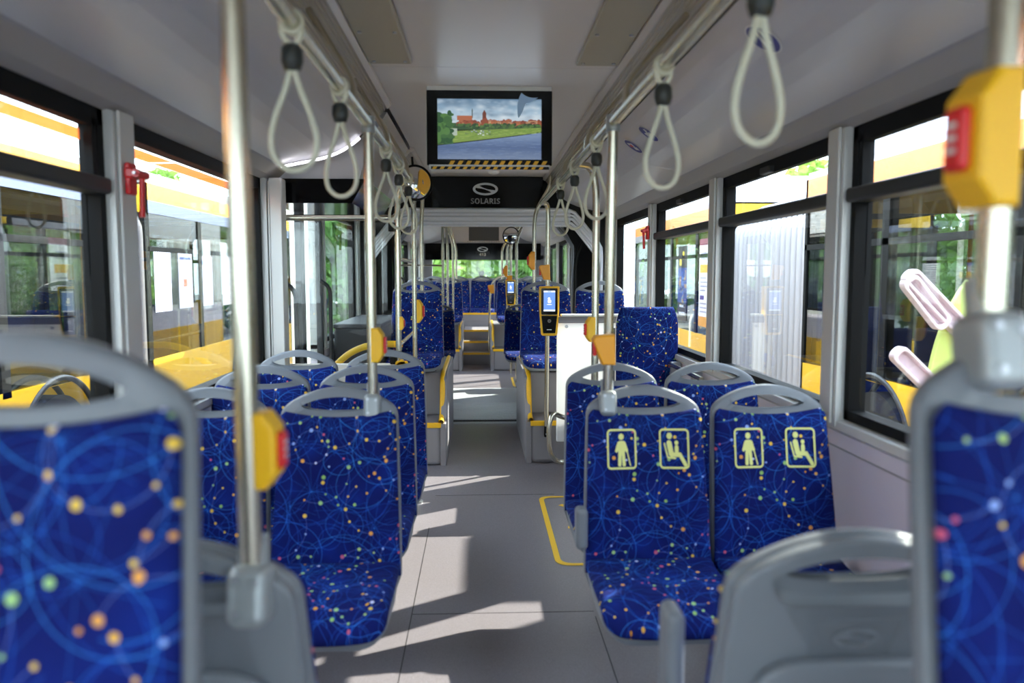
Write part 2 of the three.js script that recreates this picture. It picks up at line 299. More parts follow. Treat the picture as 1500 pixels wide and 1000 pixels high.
{ // front end behind the camera: windscreen wall; and the rear end wall with its window
  const w = structure('wall_front', 'front end wall of the bus with the windscreen');
  const z = -D0;
  M('front_panel', [box(-OUT, OUT, -0.3, 0.75, z, z + 0.08), box(-OUT, OUT, 2.1, 2.62, z, z + 0.08), box(-OUT, -1.15, 0.7, 2.2, z, z + 0.08), box(1.15, OUT, 0.7, 2.2, z, z + 0.08)], MAT.wallGrey, w);
  M('windscreen', box(-1.15, 1.15, 0.75, 2.1, z + 0.04, z + 0.046), MAT.glass, w);
  const r = structure('wall_back', 'rear end wall with a wide window above the back bench'), zr = -D3;
  M('rear_panel', [box(-OUT, OUT, -0.3, 1.35, zr, zr - 0.08), box(-OUT, OUT, 1.72, 2.62, zr, zr - 0.08), box(-OUT, -1.0, 1.3, 1.8, zr, zr - 0.08), box(1.0, OUT, 1.3, 1.8, zr, zr - 0.08)], MAT.wallGrey, r);
  M('rear_pane', box(-1.0, 1.0, 1.35, 1.72, zr - 0.03, zr - 0.036), MAT.glass, r);
}
{ // bellows of the joint with a ring frame at each end
  const b = structure('trim_1', 'black folded bellows of the articulated joint');
  const fold = (n, amp) => { const p = []; for (let i = 0; i <= n; i++) p.push([-(D1 + 0.1 + (D2 - D1 - 0.2) * i / n), i % 2 ? amp : 0]); return p; };
  const F = fold(44, 0.07);
  const strip = (f) => { const pos = [], nv = F.length; const g = new THREE.BufferGeometry(); const idx = []; F.forEach(([z, o]) => { const [A, B] = f(o); pos.push(A[0], A[1], z, B[0], B[1], z); }); for (let i = 0; i + 1 < nv; i++) idx.push(2 * i, 2 * i + 1, 2 * i + 2, 2 * i + 1, 2 * i + 3, 2 * i + 2); g.setAttribute('position', new THREE.Float32BufferAttribute(pos, 3)); g.setAttribute('uv', new THREE.Float32BufferAttribute(new Float32Array(nv * 4), 2)); g.setIndex(idx); const n = g.toNonIndexed(); n.computeVertexNormals(); return n; };
  const bm = lit({ color: '#1b1b1d', roughness: 0.75, side: THREE.DoubleSide });
  for (const s of [-1, 1]) {
    M('bellows_side', strip((o) => [[s * (1.14 + o), -0.1], [s * (1.14 + o), 1.72]]), bm, b);
    M('bellows_corner', strip((o) => [[s * (1.14 + o), 1.72], [s * (0.86 + o * 0.7), 2.2 + o * 0.7]]), bm, b);
  }
  M('bellows_roof', strip((o) => [[-0.9 - o * 0.7, 2.2 + o], [0.9 + o * 0.7, 2.2 + o]]), bm, b);
  M('bellows_cover', [box(-1.3, 1.3, 2.3, 2.34, -D1, -D2), box(-1.3, -1.26, -0.2, 2.3, -D1, -D2), box(1.26, 1.3, -0.2, 2.3, -D1, -D2)], MAT.black, b);
  const outer = [[-1.29, -0.1], [-1.29, 2.6], [1.29, 2.6], [1.29, -0.1]];
  const ring = (inset, top, d0, d1, mat, name) => { const s = poly(outer), i = inset; s.holes.push(poly([[-i, -0.1 + 1e-4], [i, -0.1 + 1e-4], [i, top - 0.36], [i - 0.3, top], [-i + 0.3, top], [-i, top - 0.36]])); const g = ext(s, d1 - d0, 0); g.translate(0, 0, -d1); return M(name, g, mat, b); };
  ring(1.12, 2.03, D1, D1 + 0.06, MAT.black, 'end_panel'); ring(1.12, 2.25, D2 - 0.06, D2, MAT.black, 'end_panel');
  const rf = (d, up = 0) => { const parts = []; for (const [i, t, r] of [[1.1, 2.05, 0.018], [1.1, 2.01, 0.012], [1.1, 1.975, 0.016], [1.1, 1.93, 0.014], [1.1, 1.9, 0.01]].map(([i, t, r]) => [i, t + up, r])) parts.push(bent([V(-i, 0, -d), V(-i, t - 0.35, -d), V(-i + 0.28, t, -d), V(i - 0.28, t, -d), V(i, t - 0.35, -d), V(i, 0, -d)], r, 0.05, 8)); parts.push(box(-0.8, 0.8, 1.9 + up, 2.05 + up, -d - 0.012, -d + 0.0)); return parts; };
  M('ring_frame', rf(D1 - 0.02), lit({ color: '#e2e6ee', roughness: 0.35, metalness: 0.1 }), b);
  M('ring_frame', rf(D2 + 0.05, 0.22), lit({ color: '#e2e6ee', roughness: 0.35, metalness: 0.1 }), b);
}
// glossy black header boards with badge and lettering at both joints' ends
function header(d, y0, y1, w, label, number) {
  const g = thing('header_board', label, 'header board', [0, y0, -d]);
  M('board', rbox(-w, w, 0, y1 - y0, -0.02, 0.02, 0.006), MAT.gloss, g);
  const e = M('emblem', emblem(number ? 0.2 : 0.235, 0.004), MAT.logo, g); e.position.set(-0.01, (y1 - y0) * (number ? 0.64 : 0.6), 0.021);
  const t = M('lettering', text('SOLARIS', number ? 0.05 : 0.05, 0.002), lit({ color: number ? '#3a3a3a' : '#8d8f92', roughness: 0.4 }), g); t.position.set(-0.01, (y1 - y0) * (number ? 0.35 : 0.13), 0.021);
  if (number) { const n = M('number', text('413', 0.055, 0.002), MAT.white, g); n.position.set(-0.01, 0.08, 0.021); }
}
header(7.46, 2.06, 2.348, 0.53, 'glossy black header board with oval badge at the joint ring', false);
header(15.05, 1.70, 2.015, 1.1, 'black header board with badge and white number over the rear window', true);
{
  const g = thing('display_panel', 'blank grey display box above the rear window board', 'display', [0, 2.03, -15.0]);
  M('screen', box(-0.27, 0.3, 0.03, 0.29, -0.02, 0.02), lit({ color: '#4d4f50', roughness: 0.4 }), g);
  M('surround', [box(-0.6, 0.6, 0, 0.03, -0.03, 0.03), box(-0.6, -0.27, 0.03, 0.31, -0.03, 0.015), box(0.3, 0.6, 0.03, 0.31, -0.03, 0.015)], MAT.ceiling, g);
  const slots = []; for (let i = 0; i < 14; i++) slots.push(box(-0.3 + i * 0.045, -0.275 + i * 0.045, 0.01, 0.018, 0.028, 0.032)); M('vent_slot', slots, MAT.black, g).userData.kind = 'stuff';
}

// ------------------------------------------------------------------ seats
function pillow(nu, nv, f, T, back = 0.3) {         // two grids that meet at the rim; f(u,v) -> {p, n, uv}
  const ease = (t) => { const q = 2 * t - 1; return Math.sign(q) * (1 - Math.pow(1 - Math.abs(q), 1.8)); };
  const pos = [], uv = [], idx = [], id = [];
  for (const side of [1, -1]) {
    const ids = [];
    for (let j = 0; j <= nv; j++) for (let i = 0; i <= nu; i++) {
      const u = ease(i / nu), v = ease(j / nv), q = f(u, v), rim = i === 0 || j === 0 || i === nu || j === nv;
      if (side < 0 && rim) { ids.push(id[j * (nu + 1) + i]); continue; }
      const t = T * Math.sqrt(Math.max(0, 1 - Math.pow(Math.abs(u), 8))) * Math.sqrt(Math.max(0, 1 - Math.pow(Math.abs(v), 8))) * (side > 0 ? 1 : -back);
      ids.push(pos.length / 3); pos.push(q.p.x + q.n.x * t, q.p.y + q.n.y * t, q.p.z + q.n.z * t); uv.push(q.uv[0], q.uv[1]);
    }
    for (let j = 0; j < nv; j++) for (let i = 0; i < nu; i++) { const a = ids[j * (nu + 1) + i], b = ids[j * (nu + 1) + i + 1], c = ids[(j + 1) * (nu + 1) + i], d = ids[(j + 1) * (nu + 1) + i + 1]; side > 0 ? idx.push(a, b, d, a, d, c) : idx.push(a, d, b, a, c, d); }
    if (side > 0) id.push(...ids);
  }
  const g = new THREE.BufferGeometry(); g.setAttribute('position', new THREE.Float32BufferAttribute(pos, 3)); g.setAttribute('uv', new THREE.Float32BufferAttribute(uv, 2)); g.setIndex(idx); g.computeVertexNormals(); return g;
}
const LEAN = 0.2, FAB = 0.68, halfW = (y) => 0.218 - 0.02 * Math.max(0, (y - 0.42) / 0.53);
const leanZ = (y) => -(y - 0.43) * LEAN;
function lean(g) { const p = g.attributes.position; for (let i = 0; i < p.count; i++) p.setZ(i, p.getZ(i) + leanZ(p.getY(i))); g.computeVertexNormals(); return toCreasedNormals(g, 0.7); }
const backFace = (x, y) => { const w = halfW(y); return 0.004 + leanZ(y) + 0.014 * Math.pow(Math.abs(x) / w, 2); };
const seatGeo = {};
{
  const o = new THREE.Shape();
  o.moveTo(-0.2, 0.36); o.lineTo(-0.222, 0.42); o.lineTo(-0.215, 0.7); o.lineTo(-0.205, 0.93); o.bezierCurveTo(-0.205, 0.965, -0.2, 0.98, -0.175, 0.998); o.bezierCurveTo(-0.12, 1.035, -0.05, 1.052, 0, 1.052);
  o.bezierCurveTo(0.05, 1.052, 0.12, 1.035, 0.175, 0.998); o.bezierCurveTo(0.2, 0.98, 0.205, 0.965, 0.205, 0.93); o.lineTo(0.215, 0.7); o.lineTo(0.222, 0.42); o.lineTo(0.2, 0.36); o.closePath();
  const h = new THREE.Path(); h.moveTo(-0.148, 0.99); h.bezierCurveTo(-0.1, 1.018, -0.05, 1.027, 0, 1.027); h.bezierCurveTo(0.05, 1.027, 0.1, 1.018, 0.148, 0.99); h.bezierCurveTo(0.13, 0.967, 0.08, 0.96, 0, 0.96); h.bezierCurveTo(-0.08, 0.96, -0.13, 0.967, -0.148, 0.99);
  o.holes.push(h);
  const sh = ext(o, 0.012, 0.009, { bevelSegments: 4 }); sh.translate(0, 0, -0.022); seatGeo.shell = lean(sh);
  seatGeo.back = pillow(22, 26, (u, v) => {
    const t = (v + 1) / 2, top = 0.955 - 0.004 * (1 - u * u), y = 0.425 + t * (top + 0.018 * Math.pow(Math.abs(u), 2) - 0.425), round = t > 0.94 ? 1 - 0.1 * Math.pow((t - 0.94) / 0.06, 3) : 1;
    const x = u * (halfW(y) + 0.003) * round; return { p: V(x, y, backFace(x, y)), n: V(0, LEAN, 1).normalize(), uv: [x / FAB, y / FAB] };
  }, 0.024);
  seatGeo.cushion = pillow(22, 22, (u, v) => {
    const t = (v + 1) / 2, z = 0.0 + 0.43 * t, fr = Math.max(0, (t - 0.55) / 0.45), w = (0.219 - 0.004 * fr) * (t > 0.86 ? 1 - 0.16 * Math.pow((t - 0.86) / 0.14, 2.4) : 1), x = u * w;
    return { p: V(x, 0.432 + 0.012 * Math.pow(Math.abs(u), 3) - 0.05 * Math.pow(fr, 2.6) + 0.018 * (t < 0.2 ? 1 - t / 0.2 : 0), z), n: V(0, 1, 0.25 * fr).normalize(), uv: [x / FAB + 0.37, z / FAB + 0.6 - 0.12] };
  }, 0.036, 0.7);
  const bs = new THREE.Shape(); bs.moveTo(-0.21, 0); bs.lineTo(-0.219, 0.2); bs.lineTo(-0.214, 0.34); bs.quadraticCurveTo(-0.2, 0.415, -0.13, 0.42); bs.lineTo(0.13, 0.42); bs.quadraticCurveTo(0.2, 0.415, 0.214, 0.34); bs.lineTo(0.219, 0.2); bs.lineTo(0.21, 0); bs.closePath();
  const base = ext(bs, 0.02, 0.012); base.rotateX(Math.PI / 2); base.translate(0, 0.428, -0.005);
  { const p = base.attributes.position; for (let i = 0; i < p.count; i++) { const fr = Math.max(0, (p.getZ(i) / 0.42 - 0.55) / 0.45); p.setY(i, p.getY(i) - 0.05 * Math.pow(fr, 2.6)); } base.computeVertexNormals(); }
  seatGeo.base = base;
  // underframe: cross beam, post and foot plate
  seatGeo.frame = join([rbox(-0.2, 0.2, 0.345, 0.395, 0.06, 0.12, 0.01), rbox(-0.2, 0.2, 0.345, 0.39, 0.24, 0.29, 0.01), rbox(-0.03, 0.03, 0.335, 0.36, 0.05, 0.32, 0.008)]);
  seatGeo.leg = join([rbox(-0.028, 0.028, 0.006, 0.345, 0.15, 0.215, 0.012), rbox(-0.07, 0.07, 0, 0.012, 0.08, 0.29, 0.005)]);
  // raised badge on the back of the shell
  const e = emblem(0.075, 0.002); const tz = ext((() => { const s = poly([[-0.075, 0.035], [0.075, 0.035], [0.052, -0.04], [-0.052, -0.04]]); s.holes.push(poly([[-0.07, 0.031], [-0.049, -0.036], [0.049, -0.036], [0.07, 0.031]])); return s; })(), 0.002);
  const bd = join([e, tz]); bd.rotateY(Math.PI); bd.translate(0, 0.878, -0.0565); seatGeo.badge = lean(bd);
  const rib = ext((() => { const s = new THREE.Shape(); s.moveTo(-0.16, 0.5); s.lineTo(0.16, 0.5); s.lineTo(0.16, 0.7); s.bezierCurveTo(0.16, 0.74, 0.12, 0.76, 0.08, 0.76); s.lineTo(-0.08, 0.76); s.bezierCurveTo(-0.12, 0.76, -0.16, 0.74, -0.16, 0.7); s.closePath(); return s; })(), 0.012, 0.01); rib.translate(0, 0.085, -0.07); seatGeo.rib = lean(rib);
  { // thick back half with a sloping scoop under the grab slot
    const q = new THREE.Shape(); q.moveTo(-0.195, 0.4); q.lineTo(-0.212, 0.7); q.lineTo(-0.2, 0.93); q.bezierCurveTo(-0.2, 0.962, -0.195, 0.976, -0.172, 0.994); q.bezierCurveTo(-0.12, 1.03, -0.05, 1.047, 0, 1.047); q.bezierCurveTo(0.05, 1.047, 0.12, 1.03, 0.172, 0.994); q.bezierCurveTo(0.195, 0.976, 0.2, 0.962, 0.2, 0.93); q.lineTo(0.212, 0.7); q.lineTo(0.195, 0.4); q.closePath();
    const e = new THREE.Path(); e.moveTo(-0.152, 0.988); e.bezierCurveTo(-0.1, 1.016, -0.05, 1.024, 0, 1.024); e.bezierCurveTo(0.05, 1.024, 0.1, 1.016, 0.152, 0.988); e.bezierCurveTo(0.148, 0.945, 0.13, 0.928, 0.1, 0.926); e.lineTo(-0.1, 0.926); e.bezierCurveTo(-0.13, 0.928, -0.148, 0.945, -0.152, 0.988); q.holes.push(e);
    const g = ext(q, 0.018, 0.008); g.translate(0, 0, -0.048);
    const low = (t) => [V(-0.148 + 0.296 * t, 0.962 + 0.028 * Math.pow(Math.abs(2 * t - 1), 4), -0.014), V(-0.15 + 0.3 * t, 0.92 + 0.068 * Math.pow(Math.abs(2 * t - 1), 10), -0.054)], pos = [], N = 28;
    for (let i = 0; i < N; i++) { const [a, b] = low(i / N), [c, d] = low((i + 1) / N); for (const k of [a, c, b, c, d, b]) pos.push(k.x, k.y, k.z); for (const k of [a, b, c, c, b, d]) pos.push(k.x, k.y - 0.004, k.z); }
    const sc = new THREE.BufferGeometry(); sc.setAttribute('position', new THREE.Float32BufferAttribute(pos, 3)); sc.setAttribute('uv', new THREE.Float32BufferAttribute(new Float32Array(pos.length / 3 * 2), 2)); sc.computeVertexNormals();
    seatGeo.backShell = lean(join([g, sc]));
  }
  seatGeo.arm = rbox(-0.017, 0.017, 0.42, 0.84, 0.03, 0.11, 0.016, 4); seatGeo.stub = rbox(-0.02, 0.02, 0.52, 0.66, 0.0, 0.07, 0.016, 4);
}
function seatParts(o, { leg = 1, badge = 0, arm = 0 } = {}) {
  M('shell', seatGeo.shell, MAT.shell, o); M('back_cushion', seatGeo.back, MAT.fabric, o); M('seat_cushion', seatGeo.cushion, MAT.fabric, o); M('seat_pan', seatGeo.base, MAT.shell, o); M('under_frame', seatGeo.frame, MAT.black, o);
  o.children[o.children.length - 1].position.x = Math.sign(o.position.x) * Math.cos(o.rotation.y) * 0.024;
  if (leg) M('leg', seatGeo.leg, MAT.black, o);
  if (badge) { M('back_shell', seatGeo.backShell, MAT.shell, o); M('badge', seatGeo.badge, MAT.shell, o); M('back_panel', seatGeo.rib, MAT.shell, o); }
  if (arm) { const a = M('armrest', Math.abs(arm) > 1 ? seatGeo.stub : seatGeo.arm, MAT.shell, o); a.position.x = Math.sign(arm) * 0.238; }
  return o;
}
function seat(x, handleDepth, y, label, group, opts = {}) {   // handleDepth: where the top of the grab arch stands
  const away = opts.away, d = handleDepth + (away ? 0.125 : -0.125);
  const o = thing('passenger_seat', label, 'seat', [x, y, -d], away ? Math.PI : 0, group); return seatParts(o, opts);
}
const P = 0.335;
seat(-0.58, 0.87, P, 'raised blue patterned seat backed against the grey badge-marked seat, door side', null, { leg: 0 });
seat(0.63, 0.87, P, 'raised blue patterned seat with a pole clamp, facing away from the badge-marked seat', null, { leg: 0 });
seat(-0.545, 1.19, 0, 'grey-backed seat carrying the clamp of the nearest door-side pole', null, { away: 1, badge: 1 });
seat(0.525, 1.19, 0, 'grey-backed seat with sunlit grab arch facing the seats with yellow pictograms', null, { away: 1, badge: 1, arm: 1, leg: 1 });
const rowsL = [[2.75, 'door-side aisle seat with a pole clamped to its arch, stop button above', 'door-side window seat beside the aisle seat with the clamped pole'], [3.42, 'door-side aisle seat directly behind the seat with the clamped pole', 'door-side window seat in the middle of three rows'], [4.1, 'door-side aisle seat right before the glass door screen', 'door-side window seat right before the glass door screen']];
for (const [d, a, b] of rowsL) { seat(-0.558, d, 0, a, null, { leg: 0 }); seat(-1.008, d, 0, b); }
const pictogram = canvasTexture(512, 256, (x) => {
  x.fillStyle = '#000'; x.fillRect(0, 0, 512, 256); x.strokeStyle = x.fillStyle = '#fff'; x.lineCap = 'round'; x.lineJoin = 'round';
  const frame = (cx) => { x.lineWidth = 9; x.beginPath(); x.roundRect(cx - 72, 44, 144, 168, 16); x.stroke(); };
  frame(120); frame(392);
  const disc = (a, b, r) => { x.beginPath(); x.arc(a, b, r, 0, 7); x.fill(); }, stroke = (w, ...p) => { x.lineWidth = w; x.beginPath(); x.moveTo(p[0], p[1]); for (let i = 2; i < p.length; i += 2) x.lineTo(p[i], p[i + 1]); x.stroke(); };
  disc(118, 74, 14); x.beginPath(); x.roundRect(100, 92, 38, 54, 10); x.fill(); stroke(14, 104, 102, 92, 136); stroke(14, 134, 102, 146, 136); stroke(17, 110, 146, 108, 196); stroke(17, 127, 146, 131, 196); stroke(6, 148, 140, 164, 200);
  disc(368, 72, 14); stroke(26, 366, 104, 376, 150); stroke(20, 378, 154, 420, 154); stroke(18, 420, 154, 448, 198); disc(404, 102, 10); stroke(20, 404, 122, 404, 138); stroke(8, 342, 106, 358, 166, 396, 170);
}, false, false);
function pictograms(o) {
  const g = new THREE.PlaneGeometry(0.347, 0.198, 20, 12), p = g.attributes.position;
  for (let i = 0; i < p.count; i++) { const x = p.getX(i) + 0.005, y = p.getY(i) + 0.84; p.setXYZ(i, x, y, backFace(x, y) + 0.0262 * Math.sqrt(1 + LEAN * LEAN)); } g.computeVertexNormals();
  tag(M('pictogram', g, lit({ color: '#dfe08a', roughness: 0.7, alphaMap: pictogram, alphaTest: 0.5, side: THREE.DoubleSide }), o), 'pale yellow priority pictograms: person with stick, seated adult with child');
}
pictograms(seat(0.514, 2.75, 0, 'aisle seat with yellow priority pictograms and a clamped pole', null, { arm: -2, leg: 0 }));
pictograms(seat(0.962, 2.75, 0, 'window seat with yellow priority pictograms'));
seat(0.52, 3.46, 0, 'aisle seat just behind the pictogram seats, before the wheelchair bay', null, { leg: 0 });
seat(0.965, 3.46, 0, 'window seat just behind the pictogram seats, before the wheelchair bay');
seat(-0.585, 6.6, P, 'raised aisle seat on the yellow-edged podium after the door screen', null, { leg: 0 });
{ const g = thing('tank_box', 'dark grey box under the window behind the middle door', 'box', [-1.0, 0.665, -6.62]); M('box', rbox(-0.18, 0.18, 0, 0.38, -0.75, 0.6, 0.03), lit({ color: '#3d3c40', roughness: 0.55 }), g); M('lid', rbox(-0.185, 0.185, 0.365, 0.4, -0.755, 0.605, 0.01), lit({ color: '#4a494d', roughness: 0.5 }), g); }
seat(0.487, 6.6, P, 'raised aisle seat with sunlit cushion behind the white bay screen', null, { leg: 0 });
seat(0.94, 6.6, P, 'raised window seat peeking over the white bay screen', null, { leg: 0 });
seat(-0.60, 10.15, 0, 'floor-level seat just past the joint, door side');
seat(0.46, 10.15, 0, 'floor-level seat just past the joint, behind the far card reader');
seat(-0.55, 12.3, P, 'raised seat beside the rear steps, door side', null, { leg: 0 });
seat(-0.998, 12.3, P, 'raised window seat beside the rear steps, door side', null, { leg: 0 });
seat(0.41, 12.3, P, 'raised seat beside the rear steps, side without doors', null, { leg: 0 });
seat(0.86, 12.3, P, 'raised window seat beside the rear steps, side without doors', null, { leg: 0 });
[[-0.91, 'rear bench seat against the door-side wall'], [-0.465, 'rear bench seat just door-side of the aisle steps'], [-0.02, 'rear bench seat straight above the aisle steps'], [0.425, 'rear bench seat beside the yellow side-mounted housing'], [0.87, 'rear bench seat against the wall without doors']].forEach(([x, l]) => seat(x, 14.55, P + 0.01, l, 'seats of the rear bench', { leg: 0 }));

// ------------------------------------------------------------------ podiums, steps, screens
function podium(name, label, x0, x1, a, b, h, step) {   // step: depth of the low foot step in front of the taller seat box
  const g = thing(name, label, 'podium', [0, 0, 0]); const inner = Math.abs(x0) < Math.abs(x1) ? x0 : x1, s = Math.sign(inner);
  M('step_box', rbox(x0, x1, 0, h, -a, -b, 0.035, 4), MAT.podium, g);
  M('step_mat', metres(box(x0 + 0.03, x1 - 0.03, h - 0.001, h + 0.003, -a - 0.03, -b + 0.05), 0.9), MAT.floor, g);
  M('step_nosing', rbox(x0 - 0.002 * s, x1, h - 0.03, h + 0.006, -a + 0.006, -a - 0.03, 0.004), MAT.yellow, g);
  if (step) {
    M('seat_box', rbox(x0, x1, h, 0.662, -a - step, -b, 0.02, 3), MAT.podium, g);
    const sk = new THREE.Shape(); sk.moveTo(a, 0); sk.lineTo(a, h); sk.quadraticCurveTo(a + step * 0.55, h + 0.02, a + step * 0.8, 0.62); sk.quadraticCurveTo(a + step * 0.9, 0.66, a + step + 0.1, 0.66); sk.lineTo(b, 0.66); sk.lineTo(b, 0); sk.closePath();
    const kg = ext(sk, 0.03, 0.008); kg.rotateY(Math.PI / 2); kg.translate(inner - (s > 0 ? 0.03 : 0), 0, 0); M('aisle_skirt', kg, MAT.podium, g);
    M('yellow_edge', bent([V(inner + s * 0.0, h + 0.012, -a), V(inner, h + 0.03, -a - step * 0.5), V(inner, 0.6, -a - step * 0.78), V(inner, 0.655, -a - step), V(inner, 0.655, -b + 0.02)], 0.02, 0.08), MAT.yellow, g);
  }
  return g;
}
podium('seat_podium', 'grey wheel-arch podium under the raised door-side seat, nearest pole beside it', -WX + 0.04, -0.37, -0.6, 1.0, P - 0.003, 0);
podium('seat_podium', 'grey wheel-arch podium under the raised seat with the pole clamp', 0.4, WX - 0.04, -0.6, 1.0, P - 0.003, 0);
podium('seat_podium', 'grey podium with yellow edges after the door screen', -WX + 0.04, -0.36, 5.85, 7.45, 0.32, 0.36);
podium('seat_podium', 'grey podium with yellow edges behind the white bay screen', 0.32, WX - 0.04, 5.9, 7.45, 0.32, 0.36);
podium('seat_podium', 'grey podium with yellow edges beside the rear steps, door side', -WX + 0.04, -0.37, 11.6, 13.1, 0.32, 0.36);
podium('seat_podium', 'grey podium with yellow edges beside the rear steps, side without doors', 0.13, WX - 0.04, 11.62, 13.1, 0.32, 0.36);
{
  const g = thing('aisle_steps', 'grey aisle steps with yellow edges up to the rear bench', 'steps');
  for (const [d, h] of [[12.4, 0.19], [12.7, 0.35], [13.0, 0.51]]) { const b = M('step', rbox(-0.332, 0.092, 0, h, -d, -(h > 0.5 ? 13.93 : d + 0.34), 0.008), MAT.podium, g); M('yellow_edge', rbox(-0.332, 0.092, h - 0.028, h + 0.004, -d + 0.004, -d - 0.035, 0.003), MAT.yellow, b); }
  const p = thing('rear_bench_base', 'tall grey base of the rear bench with a yellow edge', 'base');
  M('box', [rbox(-WX + 0.04, WX - 0.04, 0, 0.672, -13.95, -15.55, 0.01), rbox(-WX + 0.04, WX - 0.04, 0.6, 0.735, -13.945, -13.975, 0.004)], MAT.podium, p); M('yellow_edge', rbox(-0.62, 0.6, 0.715, 0.748, -13.94, -13.98, 0.004), MAT.yellow, p);
}
{ // door screen: cream lower panel, clear glass, top rail
  const g = thing('door_screen', 'clear glass screen on a cream panel before the middle door', 'screen', [0, 0, -4.42]);
  M('lower_panel', rbox(-1.2, -0.54, 0.08, 0.945, -0.012, 0.012, 0.008), lit({ color: '#e8e4d8', roughness: 0.45 }), g);
  M('glass_pane', box(-1.19, -0.55, 0.96, 1.73, -0.003, 0.003), MAT.glass, g);
  M('top_rail', rod(V(-1.23, 1.755, 0), V(-0.52, 1.755, 0), 0.017), MAT.steel, g);
  M('panel_clip', [rbox(-1.2, -1.17, 0.86, 0.96, -0.02, 0.02, 0.004), rbox(-0.57, -0.54, 0.94, 0.98, -0.02, 0.02, 0.004), rbox(-0.57, -0.54, 1.68, 1.73, -0.02, 0.02, 0.004)], MAT.black, g);
}
{ // white post of the door portal
  const g = thing('portal_post', 'plain light grey post at the middle door', 'post', [-1.148, 0, -4.36]);
  M('post', rbox(-0.05, 0.022, 0, 1.96, -0.05, 0.05, 0.01), MAT.aluPaint, g);
  const r = []; r.push(box(-0.05, -0.044, 0.02, 1.94, 0.05, 0.056), box(0.012, 0.018, 0.02, 1.94, 0.05, 0.053)); M('edge_strip', r, MAT.aluPaint, g);
}
{
  const g = thing('yellow_hoop', 'yellow curved guard hoop behind the door-side seats', 'hoop', [0, 0, -4.62]);
  M('hoop', curve([V(-0.98, 0.72, 0), V(-0.93, 0.88, 0), V(-0.83, 0.98, 0), V(-0.7, 1.03, 0), V(-0.52, 1.035, 0)], 0.02, 40), MAT.yellow, g);
  const b = thing('ramp_button', 'yellow flower-shaped pushchair button on the door screen', 'button', [-0.5, 0.93, -4.36]);
  const petals = [new THREE.CylinderGeometry(0.032, 0.032, 0.02, 24)]; for (let i = 0; i < 8; i++) { const c = new THREE.CylinderGeometry(0.014, 0.014, 0.02, 12); c.translate(Math.cos(i * 0.785) * 0.03, 0, Math.sin(i * 0.785) * 0.03); petals.push(c); }
  const pg = join(petals); pg.rotateX(Math.PI / 2); M('body', pg, MAT.yellow, b); const t = new THREE.TorusGeometry(0.012, 0.003, 8, 20); t.translate(0, 0, 0.011); M('mark', t, MAT.black, b);
}
{ // wheelchair bay: padded backrest and white screen with ledge
  const g = thing('wheelchair_pad', 'tall blue patterned wheelchair backrest with rounded top', 'backrest', [1.03, 0.25, -5.1]);
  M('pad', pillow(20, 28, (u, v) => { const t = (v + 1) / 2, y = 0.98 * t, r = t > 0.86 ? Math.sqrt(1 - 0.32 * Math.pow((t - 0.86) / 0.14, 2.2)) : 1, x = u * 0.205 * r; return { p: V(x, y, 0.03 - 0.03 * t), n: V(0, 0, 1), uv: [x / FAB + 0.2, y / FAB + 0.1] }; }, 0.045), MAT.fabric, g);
  M('back_plate', ext(rrect(0.4, 0.96, 0.1, 0, 0.48), 0.02, 0.006), MAT.white, g).position.z = -0.05;
  M('mount', [rbox(-0.12, -0.06, 0.3, 0.8, -0.632, -0.03, 0.01), rbox(0.06, 0.12, 0.3, 0.8, -0.632, -0.03, 0.01)], MAT.black, g);
  const w = thing('bay_screen', 'white bay screen panel under a grey ledge', 'screen', [0, 0, -5.75]);
  M('panel', rbox(0.5, 1.2, 0.2, 1.1, -0.012, 0.012, 0.01), MAT.frost, w); M('ledge', rbox(0.53, 1.2, 1.135, 1.15, -0.05, 0.06, 0.006), MAT.white, w); M('rail', rbox(0.51, 1.2, 1.085, 1.135, -0.02, 0.02, 0.006), MAT.podium, w);
  M('screw', (() => { const c = new THREE.CylinderGeometry(0.012, 0.012, 0.01, 14); c.rotateX(Math.PI / 2); c.translate(0.57, 1.06, 0.015); return c; })(), MAT.alu, w);
  const r = thing('bay_rail', 'bent steel guard rail low at the wheelchair bay', 'rail', [0, 0, -5.25]);
  M('loop', bent([V(1.19, 0.47, 0), V(0.5, 0.47, 0), V(0.42, 0.52, 0.05), V(0.39, 0.42, 0.08), V(0.4, 0.26, 0.08), V(0.45, 0.17, 0.02), V(1.19, 0.17, 0)], 0.017, 0.05), MAT.steel, r);
  const h = thing('wall_rail', 'pair of straight steel rails under the bay window', 'rail', [0, 0, 0]);
  for (const y of [0.86, 0.78]) M('rail', rod(V(1.17, y, -4.3), V(1.17, y, -5.68), 0.014), MAT.steel, h);
  M('bracket', [4.5, 5.0, 5.5].map((d) => rbox(1.165, 1.23, 0.76, 0.88, -d - 0.012, -d + 0.012, 0.004)), MAT.alu, h);
}
